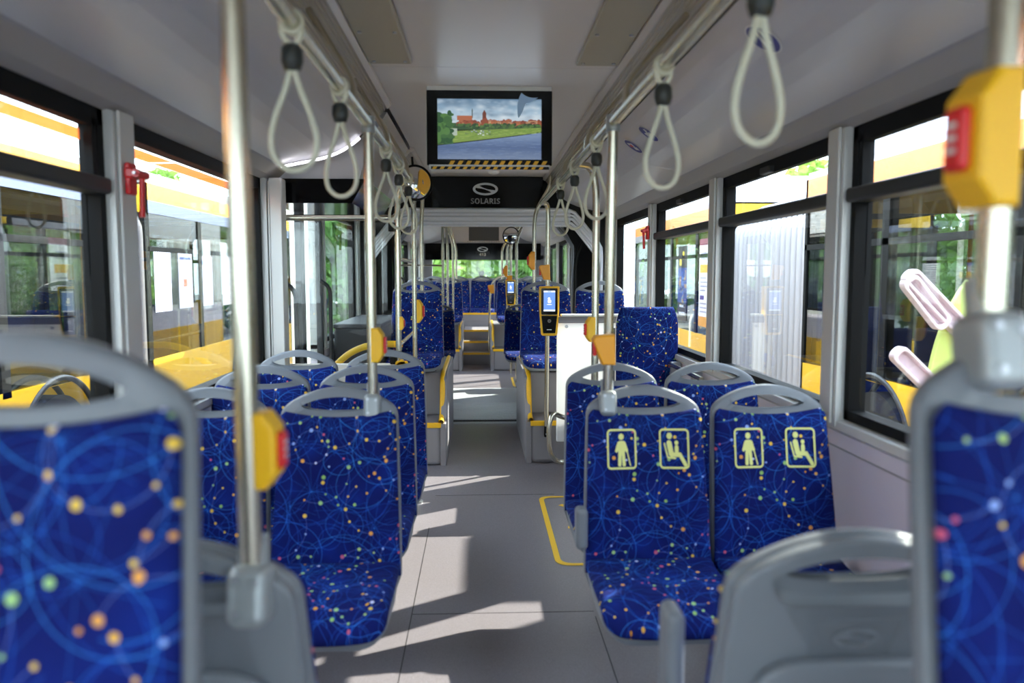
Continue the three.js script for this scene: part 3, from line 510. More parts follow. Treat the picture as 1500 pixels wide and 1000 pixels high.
function bayMarking(label, x0, x1, a, b) {
  const g = thing('floor_marking', label, 'marking', [0, 0.0015, 0]);
  const s = rrect(x1 - x0, b - a, 0.09, (x0 + x1) / 2, (a + b) / 2); s.holes.push(rrect(x1 - x0 - 0.06, b - a - 0.06, 0.07, (x0 + x1) / 2, (a + b) / 2, THREE.Path));
  const f = ext(s, 0.001); f.rotateX(-Math.PI / 2); M('outline', f, MAT.line, g);
  const cx = (x0 + x1) / 2, cy = (a + b) / 2, pts = (l) => l.map(([x, y]) => V(cx + x, 0.001, -(cy + y)));
  const flat = (geo) => { geo.scale(1, 0.04, 1); return geo; };
  const wheel = new THREE.TorusGeometry(0.17, 0.018, 6, 40, 4.6); wheel.rotateX(-Math.PI / 2); wheel.scale(1, 0.04, 1); wheel.translate(cx - 0.05, 0.001, -(cy - 0.16));
  M('symbol', [wheel, flat(curve(pts([[-0.1, 0.3], [-0.08, 0.1], [-0.06, 0.02], [0.1, 0.0], [0.18, -0.18], [0.26, -0.16]]), 0.026)), flat(curve(pts([[-0.28, 0.42], [-0.2, 0.34], [-0.12, 0.25]]), 0.02)), flat(curve(pts([[-0.28, -0.02], [-0.2, -0.03]]), 0.02))], MAT.line, g);
}
bayMarking('yellow wheelchair outline on the floor of the bay', 0.31, 1.12, 3.78, 5.0);
bayMarking('yellow bay outline on the floor past the joint', 0.36, 1.1, 9.95, 10.9);

// ------------------------------------------------------------------ grab rails, poles, buttons, straps, readers
const RY = 1.955;
for (const [s, label, d1] of [[-1, 'long overhead steel grab rail on the door side', 4.42], [1, 'long overhead steel grab rail above the wheelchair bay side', 5.72]]) {
  const g = thing('overhead_rail', label, 'rail', [0, 0, 0]), x = s < 0 ? -0.443 : 0.385;
  M('rail', rod(V(x, RY, 1.4), V(x, RY, -d1), 0.0175), MAT.steel, g);
  for (const d of [-0.3, 1.35, 2.45, 3.35, 4.2]) M('hanger', bent([V(x, RY, -d), V(x + s * 0.01, RY + 0.08, -d - 0.05), V(s * 0.6, 2.275, -d - 0.12)], 0.012, 0.04, 8), MAT.steel, g);
}
function pole(label, pts, opts = {}) {
  const g = thing('grab_pole', label, 'pole', [pts[pts.length - 1].x, pts[pts.length - 1].y, pts[pts.length - 1].z], 0, opts.group), o = g.position.clone(), loc = pts.map((p) => p.clone().sub(o));
  M('tube', pts.length > 2 ? bent(loc, opts.r ?? 0.0175, opts.bend ?? 0.07) : rod(loc[0], loc[1], opts.r ?? 0.0175, 24), MAT.steel, g);
  if (opts.clamp) {
    const c = M('clamp', [rbox(-0.03, 0.03, -0.055, 0.035, -0.035, 0.04, 0.018, 4), rod(V(0, 0.03, 0), V(0, 0.075, 0), 0.0225)], MAT.clamp, g); c.rotation.x = -0.19;
    const sc = []; for (const [x, y] of [[-0.014, 0.016], [0.014, 0.012], [-0.012, -0.032]]) { const k = new THREE.CylinderGeometry(0.005, 0.005, 0.006, 10); k.rotateX(Math.PI / 2); k.translate(x, y, opts.clamp * 0.04); sc.push(k); } M('screw', sc, MAT.alu, c);
  }
  if (opts.flange) M('flange', rod(V(0, 0, 0), V(0, 0.012, 0), 0.04, 24), MAT.alu, g);
  if (opts.collar) M('collar', rod(loc[0].clone().add(V(0, -0.03, 0)), loc[0].clone().add(V(0, 0.025, 0)), 0.024, 20), MAT.clamp, g);
  return g;
}
pole('nearest grab pole, clamped to the grey-backed door-side seat', [V(-0.443, RY, -1.16), V(-0.41, 1.88, -1.15), V(-0.405, 0.985, -1.15)], { clamp: 1 });
pole('thick grab pole clamped to the raised seat, large yellow stop button on it', [V(0.525, 2.14, -0.88), V(0.515, 1.37, -0.87)], { clamp: 1, r: 0.0185 });
pole('grab pole clamped to the first door-side row', [V(-0.443, RY, -2.74), V(-0.443, 0.99, -2.76)], { clamp: 1, collar: 1 });
pole('grab pole clamped to the pictogram aisle seat', [V(0.385, RY, -2.68), V(0.385, 1.0, -2.74)], { clamp: 1, collar: 1 });
pole('floor pole at the corner of the wheelchair bay', [V(0.385, RY, -3.7), V(0.47, RY, -3.76), V(0.49, 1.85, -3.76), V(0.49, 0, -3.76)], { flange: 1 });
pole('floor pole carrying the inner edge of the door screen', [V(-0.443, RY + 0.02, -4.38), V(-0.52, 1.9, -4.42), V(-0.525, 0, -4.42)], { flange: 1 });
pole('slim floor pole next to the door screen pole', [V(-0.47, 2.0, -4.9), V(-0.47, 0, -4.9)], { flange: 1, r: 0.012 });
pole('floor pole at the foot of the door-side podium', [V(-0.45, 2.12, -5.6), V(-0.53, 2.0, -5.62), V(-0.53, 0, -5.62)], { flange: 1 });
pole('pole of the card reader at the bay end', [V(0.385, RY, -5.7), V(0.43, RY, -5.76), V(0.435, 1.85, -5.77), V(0.435, 0.3, -5.84)], {});
pole('bent pole rising from the podium behind the card reader', [V(0.56, 2.3, -6.95), V(0.55, 2.2, -6.95), V(0.43, 2.0, -6.95), V(0.415, 1.88, -6.95), V(0.415, 0.665, -6.95)], {});
const rear = [[-0.57, 6.9], [-0.55, 10.4], [-0.52, 11.2], [-0.46, 11.66], [-0.45, 13.0], [0.42, 10.4], [0.38, 11.3], [0.34, 11.69], [0.3, 12.9]];
const rearLabels = ['bent pole behind the door-side podium seat', 'bent pole just past the joint, door side', 'bent pole by the rear door', 'bent pole beside the rear steps, door side', 'bent pole at the top of the rear steps, door side', 'bent pole just past the joint, side without doors', 'bent pole carrying the far card reader', 'bent pole with orange stop button near the rear steps', 'bent pole at the top of the rear steps, side without doors'];
rear.forEach(([x, d], i) => pole(rearLabels[i], [V(Math.sign(x) * 0.56, 2.3, -d), V(Math.sign(x) * 0.55, 2.2, -d), V(x + Math.sign(x) * 0.0 - Math.sign(x) * 0.0, 1.88, -d), V(x, 1.7, -d), V(x, d > 12.5 ? 0.66 : d > 11.6 ? 0.325 : i ? 0 : 0.66, -d)], { bend: 0.14 }));
{ // cross bars between the poles at the door
  const g = thing('cross_bar', 'short steel cross bars between the two door poles', 'bar');
  for (const y of [1.53, 1.04]) M('bar', rod(V(-0.525, y, -4.45), V(-0.53, y, -5.6), 0.011, 10), MAT.steel, g);
  const h = thing('cross_bar', 'steel cross bars along the rear door past the joint', 'bar');
  for (const y of [1.55, 1.2]) M('bar', rod(V(-1.18, y, -9.95), V(-0.55, y, -10.4), 0.012, 10), MAT.steel, h);
  const k = thing('cross_bar', 'bent steel guard rail beside the rear steps', 'rail');
  M('bar', bent([V(0.08, 0.195, -12.5), V(0.08, 0.45, -12.48), V(0.09, 0.95, -12.42), V(0.12, 1.3, -12.42), V(0.25, 1.4, -12.6), V(0.45, 1.4, -12.7)], 0.016, 0.08), MAT.steel, k);
  const m = thing('grab_hoop', 'black steel arch handle on the bellows side past the podium', 'handle');
  M('tube', bent([V(0.95, 0.8, -7.6), V(0.86, 1.0, -7.62), V(0.86, 1.6, -7.62), V(0.95, 1.8, -7.62), V(1.15, 1.85, -7.6)], 0.016, 0.12), MAT.black, m);
}
function stopButton(label, p, turn, k = 1, plain = false) {   // yellow housing on a pole; turn: which way the red button looks
  const g = thing('stop_button', label, 'stop button', p.toArray(), turn);
  const s = new THREE.Shape(); s.moveTo(-0.018, -0.075); s.lineTo(0.012, -0.075); s.lineTo(0.034, -0.045); s.lineTo(0.034, 0.045); s.lineTo(0.012, 0.075); s.lineTo(-0.018, 0.075); s.closePath();
  const b = ext(s, 0.05, 0.008); b.translate(0, 0, -0.025); b.scale(k, k, k); b.rotateY(-Math.PI / 2); M('housing', b, plain ? MAT.orangeY : MAT.yellow, g);
  const r = rbox(-0.017 * k, 0.017 * k, -0.036 * k, 0.036 * k, 0.03 * k, 0.046 * k, 0.008); M('push_button', r, MAT.red, g);
  const m = []; for (let i = 0; i < 3; i++) m.push(box(-0.008 * k, 0.008 * k, (-0.016 + i * 0.014) * k, (-0.01 + i * 0.014) * k, 0.046 * k, 0.0467 * k)); M('mark', m, MAT.white, g);
  return g;
}
stopButton('yellow stop button with red key on the nearest grab pole', V(-0.388, 1.19, -1.162), 1.5, 0.76);
stopButton('large yellow stop button with red key on the thick pole', V(0.505, 1.598, -0.872), -1.5, 1.0);
stopButton('yellow stop button with red key on the pole of the first door-side row', V(-0.428, 1.2, -2.755), 1.5, 0.8);
stopButton('yellow stop button with red key on the wheelchair bay pole', V(0.472, 1.18, -3.76), -1.45, 0.8);
stopButton('yellow stop button on the podium-foot pole past the door', V(-0.51, 1.18, -5.62), 1.5, 1.1);
stopButton('small stop button on the door screen pole', V(-0.508, 1.17, -4.42), 1.5, 0.5);
stopButton('orange stop button on the bent pole behind the card reader', V(0.4, 1.56, -6.95), -1.57, 1.05, true);
stopButton('orange stop button high on a bent rear pole', V(0.325, 1.48, -11.69), -1.57, 1.1, true);
stopButton('orange stop button on a bent pole past the joint', V(0.36, 1.33, -11.3), -1.57, 1.1, true);
function wedge(label, p, k = 1) {                  // back of a button housing: a wedge seen broad side on
  const g = thing('button_bracket', label, 'bracket', p.toArray());
  const s = poly([[-0.055, 0.035], [-0.045, 0.05], [0.02, 0.055], [0.024, -0.05], [-0.022, -0.05]].map(([x, y]) => [x * k, y * k])); const b = ext(s, 0.05 * k, 0.006); b.translate(0, 0, -0.018); M('housing', b, MAT.orangeY, g);
  M('key', rbox(-0.052 * k, -0.04 * k, -0.02 * k, 0.03 * k, -0.012, 0.03 * k - 0.012, 0.004), MAT.red, g);
}
wedge('orange wedge-shaped button housing on the pictogram seat pole', V(0.378, 1.185, -2.705));
wedge('orange wedge-shaped button housing above the near card reader', V(0.425, 1.455, -5.78), 1.05);
wedge('orange wedge-shaped button housing above the far card reader', V(0.375, 1.36, -11.28), 1.05);
wedge('yellow side-mounted button housing by the rear bench', V(0.13, 1.2, -12.35), 1.3);
// hanging straps
function strap(label, x, d, group) {
  const g = thing('hanging_strap', label, 'strap', [x, RY, -d], R(-0.35, 0.35));
  const w = new THREE.TorusGeometry(0.021, 0.006, 8, 24); w.scale(1, 1, 2.2); const ww = w.clone(); ww.rotateZ(0); M('rail_wrap', [ww, curve([V(-0.021, -0.002, 0), V(-0.016, -0.03, 0), V(0, -0.047, 0), V(0.016, -0.03, 0), V(0.021, -0.002, 0)], 0.006, 16)], MAT.strap, g);
  M('holder', (() => { const l = new THREE.LatheGeometry([[0, -0.043], [0.014, -0.045], [0.021, -0.054], [0.022, -0.078], [0.017, -0.094], [0.008, -0.097], [0, -0.097]].map(([a, b]) => new THREE.Vector2(a, b)), 18); return l; })(), lit({ color: '#2b302f', roughness: 0.45 }), g);
  const loop = curve([V(-0.003, -0.09, 0), V(-0.014, -0.13, 0), V(-0.036, -0.19, 0), V(-0.045, -0.235, 0), V(-0.038, -0.272, 0), V(-0.016, -0.292, 0), V(0, -0.295, 0), V(0.016, -0.292, 0), V(0.038, -0.272, 0), V(0.045, -0.235, 0), V(0.036, -0.19, 0), V(0.014, -0.13, 0), V(0.003, -0.09, 0)], 0.0065, 70, false, 10);
  M('loop', loop, MAT.strap, g);
}
[[-0.443, 1.65, 'hanging strap nearest the clamped pole of the grey-backed door-side seat'], [-0.443, 2.2, 'hanging strap just before the pole of the first door-side row'], [-0.443, 3.25, 'hanging strap after the pole of the first door-side row'], [-0.443, 3.75, 'hanging strap just before the round mirror'], [-0.443, 4.25, 'hanging strap at the end of the door-side rail'],
 [0.385, 1.28, 'hanging strap before the single oval sticker'], [0.385, 1.95, 'hanging strap between the oval stickers and the pictogram seat pole'], [0.385, 3.05, 'hanging strap at the wheelchair bay pole'], [0.385, 3.75, 'hanging strap past the wheelchair bay pole'], [0.385, 4.4, 'hanging strap nearest the card reader pole']].forEach(([x, d, l]) => strap(l, x, d));
// card readers
const readerScreen = canvasTexture(128, 224, (x, w, h) => { x.fillStyle = '#5f8be0'; x.fillRect(0, 0, w, h); x.fillStyle = '#dfe8fb'; x.fillRect(0, 0, w, 18); x.fillRect(0, h - 18, w, 18); x.fillStyle = '#9fb6ea'; x.fillRect(44, 2, 40, 14); x.fillStyle = '#fff'; x.beginPath(); x.arc(60, 86, 14, 0, 7); x.fill(); x.beginPath(); x.roundRect(46, 98, 38, 36, 10); x.fill(); x.beginPath(); x.ellipse(64, 150, 30, 4, 0, 0, 7); x.fill(); }, true, false);
function reader(label, p, turn, k) {
  const g = thing('card_reader', label, 'card reader', p.toArray(), turn); g.scale.setScalar(k);
  const s = new THREE.Shape(); s.moveTo(-0.075, 0.17); s.quadraticCurveTo(-0.078, 0.185, -0.06, 0.185); s.lineTo(0.06, 0.185); s.quadraticCurveTo(0.078, 0.185, 0.075, 0.17); s.lineTo(0.072, 0); s.lineTo(0.06, -0.16); s.quadraticCurveTo(0.058, -0.178, 0.04, -0.178); s.lineTo(-0.04, -0.178); s.quadraticCurveTo(-0.058, -0.178, -0.06, -0.16); s.lineTo(-0.072, 0); s.closePath();
  M('housing', (() => { const b = ext(s, 0.055, 0.01); b.translate(0, 0, -0.068); return b; })(), MAT.yellow, g);
  M('face', ext(rrect(0.118, 0.19, 0.008, 0, 0.075), 0.004, 0.002), MAT.gloss, g).position.z = -0.003;
  M('card_field', ext(poly([[-0.058, -0.03], [0.058, -0.03], [0.044, -0.158], [-0.044, -0.158]]), 0.004, 0.002), MAT.gloss, g).position.z = -0.003;
  const scr = M('screen', new THREE.PlaneGeometry(0.084, 0.15), lit({ color: '#000000', emissive: '#ffffff', emissiveMap: readerScreen, emissiveIntensity: 0.75, roughness: 0.2 }), g); scr.position.set(0, 0.078, 0.004);
  const t = M('card_symbol', [new THREE.TorusGeometry(0.011, 0.0015, 6, 20), new THREE.TorusGeometry(0.006, 0.0015, 6, 16)], lit({ color: '#8f8f8f', roughness: 0.4 }), g); t.position.set(0, -0.068, 0.003);
  M('slot_mark', box(-0.018, 0.016, -0.134, -0.13, 0.002, 0.004), MAT.white, g);
  M('divider', box(-0.056, 0.056, -0.024, -0.02, 0.002, 0.006), lit({ color: '#7a6a55', roughness: 0.4 }), g);
}
reader('yellow card reader with blue screen before the white bay screen', V(0.442, 1.17, -5.72), -0.04, 1.0);
reader('far yellow card reader with blue screen past the joint', V(0.375, 1.17, -11.2), -0.04, 1.0);
{ // black bracket at the foot of the reader pole
  const g = thing('pole_bracket', 'small black bracket at the foot of the card reader pole', 'bracket', [0.435, 0.27, -5.875]); M('plate', [rbox(-0.016, 0.016, -0.06, 0.06, -0.012, 0.02, 0.008)], MAT.black, g); M('bolt', (() => { const c = new THREE.CylinderGeometry(0.006, 0.006, 0.006, 10); c.rotateX(Math.PI / 2); c.translate(0, -0.035, 0.022); return c; })(), MAT.alu, g);
}

// ------------------------------------------------------------------ monitor, mirrors, hammers, stickers, door light
const river = canvasTexture(960, 540, (x, w, h) => {   // a riverside town under clouds
  const sk = x.createLinearGradient(0, 0, 0, 240); sk.addColorStop(0, '#5f7f9c'); sk.addColorStop(0.5, '#a9c3d6'); sk.addColorStop(1, '#d5dfe4'); x.fillStyle = sk; x.fillRect(0, 0, w, 260);
  for (let i = 0; i < 160; i++) { const px = R(0, w), py = R(0, 190), r = R(20, 80), g = x.createRadialGradient(px, py, 0, px, py, r), c = i % 3 ? '225,233,238' : '92,116,140'; g.addColorStop(0, `rgba(${c},0.3)`); g.addColorStop(1, `rgba(${c},0)`); x.fillStyle = g; x.save(); x.translate(0, py * 0.55); x.scale(1, 0.45); x.fillRect(px - r, py - r, 2 * r, 2 * r); x.restore(); }
  x.fillStyle = '#3f5a3a'; x.fillRect(0, 215, w, 60);
  for (let i = 0; i < 70; i++) { const px = R(150, w), bw = R(18, 60), bh = R(14, 46); x.fillStyle = ['#a4593f', '#b8704f', '#8c4a38', '#c79a78'][i % 4]; x.fillRect(px, 232 - bh, bw, bh + 14); x.fillStyle = ['#7a3a2c', '#8f4a38'][i % 2]; x.beginPath(); x.moveTo(px - 3, 232 - bh); x.lineTo(px + bw / 2, 222 - bh); x.lineTo(px + bw + 3, 232 - bh); x.fill(); x.fillStyle = '#4a3530'; for (let k = 5; k < bw - 5; k += 9) x.fillRect(px + k, 238 - bh, 4, 6); }
  x.fillStyle = '#6e3a2c'; x.fillRect(415, 130, 34, 110); x.beginPath(); x.moveTo(412, 132); x.lineTo(432, 96); x.lineTo(452, 132); x.fill(); x.fillStyle = '#8f4c38'; x.beginPath(); x.moveTo(395, 240); x.lineTo(415, 175); x.lineTo(450, 165); x.lineTo(470, 200); x.lineTo(470, 240); x.fill();
  x.fillStyle = '#5d6a6a'; x.fillRect(316, 110, 10, 60); x.beginPath(); x.moveTo(313, 112); x.lineTo(321, 80); x.lineTo(329, 112); x.fill(); x.fillStyle = '#b06a4c'; x.fillRect(180, 150, 140, 40);
  for (let i = 0; i < 220; i++) { x.fillStyle = ['#35553a', '#2c4630', '#4d6d3d', '#5b7d42'][i % 4]; x.beginPath(); x.ellipse(R(0, w), R(225, 258), R(6, 22), R(5, 14), 0, 0, 7); x.fill(); }
  x.fillStyle = '#7f9a4a'; x.beginPath(); x.moveTo(0, 300); x.bezierCurveTo(300, 275, 600, 270, w, 252); x.lineTo(w, 290); x.bezierCurveTo(700, 330, 350, 370, 0, 410); x.fill();
  for (let i = 0; i < 300; i++) { x.fillStyle = ['#6f9040', '#8fae55', '#a6b86a', '#5f7f38'][i % 4]; x.globalAlpha = 0.5; const t = rnd(); x.beginPath(); x.ellipse(t * w, 300 - 40 * t + R(0, 80 - 40 * t), R(8, 30), R(2, 5), -0.1, 0, 7); x.fill(); } x.globalAlpha = 1;
  x.fillStyle = '#c9cfc0'; x.fillRect(70, 265, 110, 62); x.fillStyle = '#8fa8a0'; for (let i = 0; i < 8; i++) x.fillRect(76 + i * 13, 268, 6, 56);
  for (let i = 0; i < 26; i++) { x.fillStyle = ['#dfe4e8', '#4a5560', '#97a5b5'][i % 3]; x.fillRect(R(230, 480), R(275, 320), R(8, 22), R(4, 9)); }
  for (let i = 0; i < 60; i++) { x.fillStyle = ['#2f5535', '#42693c', '#567f45'][i % 3]; x.beginPath(); x.ellipse(R(0, 130), R(130, 400), R(14, 40), R(14, 34), 0, 0, 7); x.fill(); }
  const wa = x.createLinearGradient(0, 330, 0, h); wa.addColorStop(0, '#7d92b4'); wa.addColorStop(0.5, '#54688f'); wa.addColorStop(1, '#7a8aa6'); x.fillStyle = wa; x.beginPath(); x.moveTo(0, 418); x.bezierCurveTo(350, 380, 700, 335, w, 298); x.lineTo(w, h); x.lineTo(0, h); x.fill();
  for (let i = 0; i < 260; i++) { x.globalAlpha = 0.25; x.fillStyle = ['#8fa6cc', '#3d5078', '#5b78b8', '#a7b8cc'][i % 4]; const px = R(0, w), b = 420 - px * 0.125; x.fillRect(px, R(b, h), R(20, 90), R(2, 5)); } x.globalAlpha = 1;
}, true, false);
{
  const g = thing('monitor', 'ceiling monitor showing a riverside town, striped yellow-black edge', 'monitor', [-0.015, 1.962, -3.9]);
  M('housing', [rbox(-0.31, 0.31, 0.012, 0.375, -0.07, -0.004, 0.008), rbox(-0.305, 0.305, 0.36, 0.395, -0.09, 0.0, 0.006)], MAT.aluPaint, g);
  M('bezel', rbox(-0.305, 0.305, 0.012, 0.37, -0.01, 0.004, 0.004), MAT.gloss, g);
  const s = M('screen', new THREE.PlaneGeometry(0.505, 0.288), lit({ color: '#000000', emissive: '#ffffff', emissiveMap: river, emissiveIntensity: 0.48, roughness: 0.15 }), g); s.position.set(0.0, 0.185, 0.0055);
  M('bottom_shelf', rbox(-0.295, 0.295, -0.012, 0.014, -0.09, 0.018, 0.005), MAT.aluPaint, g);
  const st = []; for (let i = 0; i < 12; i++) { const x = -0.2 + i * 0.041; st.push(ext(poly([[x, 0.014], [x + 0.02, 0.014], [x + 0.032, 0.034], [x + 0.012, 0.034]]), 0.001)); } const sg = join(st); sg.translate(0, 0, 0.0045); M('warning_stripe', sg, MAT.yellow, g);
  const st2 = []; for (let i = 0; i < 15; i++) { const x = -0.28 + i * 0.037; st2.push(ext(poly([[x, -0.008], [x + 0.018, -0.008], [x + 0.026, 0.004], [x + 0.008, 0.004]]), 0.001)); } const sg2 = join(st2); sg2.translate(0, 0, 0.018); M('warning_stripe', sg2, MAT.yellow, g);
  M('stripe_band', box(-0.285, 0.29, -0.009, 0.005, 0.0172, 0.0185), MAT.black, g);
  M('sensor_dome', (() => { const d = new THREE.SphereGeometry(0.028, 18, 10); d.scale(1, 0.5, 1); d.translate(0.02, -0.014, -0.03); return d; })(), MAT.white, g);
  const st3 = M('sticker', (() => { const s = new THREE.Shape(); s.moveTo(0, 0.05); s.quadraticCurveTo(0.03, 0.02, 0.08, 0.028); s.quadraticCurveTo(0.05, 0.0, 0.02, 0.0); s.quadraticCurveTo(0.0, -0.06, -0.015, -0.07); s.quadraticCurveTo(-0.03, 0.0, 0, 0.05); return ext(s, 0.0008); })(), lit({ color: '#a8ccf2', roughness: 0.4 }), g); st3.position.set(0.155, 0.31, 0.0065); tag(st3, 'pale blue cut-out sticker over the screen corner');
  const oval = M('sticker', (() => { const o = new THREE.Shape(); o.absellipse(-0.225, 0.026, 0.024, 0.011, 0, 6.2832); return ext(o, 0.0006); })(), lit({ color: '#8a93a8', roughness: 0.4 }), g); oval.position.z = 0.0045;
  const l = new THREE.RectAreaLight(new THREE.Color(0.55, 0.68, 0.85), 0.5, 0.5, 0.28); l.position.set(-0.015, 2.16, -3.885); l.lookAt(-0.015, 2.16, 0); scene.add(l);
}
function roundMirror(label, p, r, turn, card, up = r * 1.6) {  // card: whether the amber reflection is painted on
  const g = thing('round_mirror', label, 'mirror', p.toArray(), turn);
  const t = new THREE.TorusGeometry(r, r * 0.07, 10, 48); M('rim', t, MAT.black, g);
  const d = new THREE.SphereGeometry(r * 2.2, 32, 12, 0, 6.2832, 0, Math.asin(1 / 2.2)); d.rotateX(Math.PI / 2); d.translate(0, 0, -r * 2.2 * Math.cos(Math.asin(1 / 2.2))); M('glass', d, lit({ color: '#eef0f2', metalness: 1, roughness: 0.03 }), g);
  M('backing', (() => { const b = new THREE.SphereGeometry(r, 24, 10, 0, 6.2832, 0, Math.PI / 2); b.scale(1, 0.4, 1); b.rotateX(-Math.PI / 2); return b; })(), MAT.black, g);
  if (card) {  // amber reflection painted as a flat coloured shape on the mirror glass
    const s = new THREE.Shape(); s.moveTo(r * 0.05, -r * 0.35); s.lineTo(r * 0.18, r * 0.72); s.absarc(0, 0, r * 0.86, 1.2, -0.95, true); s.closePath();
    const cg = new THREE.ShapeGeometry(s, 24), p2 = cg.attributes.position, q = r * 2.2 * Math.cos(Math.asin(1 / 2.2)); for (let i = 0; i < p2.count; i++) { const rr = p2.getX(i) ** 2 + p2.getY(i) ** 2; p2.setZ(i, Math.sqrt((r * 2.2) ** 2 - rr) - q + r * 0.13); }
    tag(M('painted_reflection', cg, lit({ color: '#f3b944', roughness: 0.4, side: THREE.DoubleSide }), g), 'amber reflection painted over half of the mirror');
  }
  M('arm', rod(V(0, 0, -r * 0.38), V(0.0, up, -r * 0.7), 0.007, 8), MAT.black, g);
}
roundMirror('round mirror with painted amber reflection at the end of the door-side rail', V(-0.445, 1.985, -4.75), 0.1, 0.35, true);
roundMirror('round mirror past the joint above the far card reader', V(0.37, 1.97, -11.0), 0.115, -0.3, false, 0.38);
function hammer(label, x, d, s) {
  const g = thing('safety_hammer', label, 'hammer', [x, 1.7, -d], s < 0 ? Math.PI / 2 : -Math.PI / 2);
  M('holder', [rbox(-0.028, 0.028, 0.0, 0.1, 0, 0.018, 0.006), rbox(-0.034, 0.034, 0.05, 0.085, 0, 0.03, 0.008)], MAT.red, g);
  M('hammer_head', [rod(V(-0.04, 0.065, 0.04), V(0.04, 0.065, 0.04), 0.013, 12)], MAT.red, g); M('handle', [rod(V(0.01, 0.06, 0.04), V(0.012, -0.07, 0.035), 0.009, 10)], MAT.red, g);
  M('tip', rod(V(-0.052, 0.065, 0.04), V(-0.04, 0.065, 0.04), 0.005, 8), MAT.alu, g);
}
hammer('red emergency hammer on the pillar by the first door-side window', -1.19, 2.6, -1);
hammer('red emergency hammer on the pillar at the wheelchair bay', 1.19, 5.84, 1);
function sticker(label, d, motif) {                 // oval of the duct: a round decal on the sloping duct cover
  const g = thing('duct_sticker', label, 'sticker', [0.765, 2.1305, -d]); g.rotation.z = -0.6;
  const disc = (r, y) => { const c = new THREE.CylinderGeometry(r, r, 0.0006, 36); c.translate(0, -y, 0); return c; };
  M('white_rim', disc(0.062, 0), MAT.white, g); M('disc', disc(0.057, 0.0007), lit({ color: '#2c2f8f', roughness: 0.35 }), g);
  M('motif', motif.map((q) => { const b = box(q[0], q[1], -0.0018, -0.0011, q[2], q[3]); b.rotateY(q[4] ?? 0); return b; }), MAT.white, g);
  if (motif.red) M('red_mark', box(-0.02, 0.0, -0.0024, -0.0018, -0.02, 0.012), MAT.red, g);
}
sticker('round blue sticker alone on the duct near the first strap', 2.33, [[-0.04, 0.04, -0.012, -0.004, 0.6], [-0.04, 0.03, 0.006, 0.014, 0.6], [-0.02, 0.01, 0.02, 0.03, 0.6]]);
sticker('round blue sticker with white drawing, first of the pair', 3.9, [[-0.03, 0.03, -0.006, 0.004, 0.7], [-0.012, 0.012, -0.03, 0.03, 0.2], [-0.04, -0.02, 0.01, 0.025, 0.2]]);
{ const m = [[-0.03, 0.0, -0.03, 0.02, 0.4], [0.004, 0.03, -0.006, 0.03, 0.4]]; m.red = true; sticker('round blue sticker with red mark, second of the pair', 4.28, m); }
{ // curved light strip over the door portal, with its light just in front
  const g = thing('door_light', 'thin curved white light strip on the arch before the middle door', 'light');
  const pts = [[-1.12, 2.013], [-1.04, 2.029], [-0.95, 2.047], [-0.87, 2.068], [-0.80, 2.097], [-0.745, 2.131], [-0.7, 2.167]].map(([x, y]) => V(x, y, -4.282));
  M('strip', curve(pts, 0.008, 40, false, 8), lit({ color: '#ffffff', emissive: '#f4f2ff', emissiveIntensity: 1.6 }), g);
  const l = new THREE.RectAreaLight(new THREE.Color(0.96, 0.95, 1), 6, 0.42, 0.015); l.position.set(-0.95, 2.03, -4.268); l.lookAt(-0.9, 1.0, -3.9); scene.add(l);
}

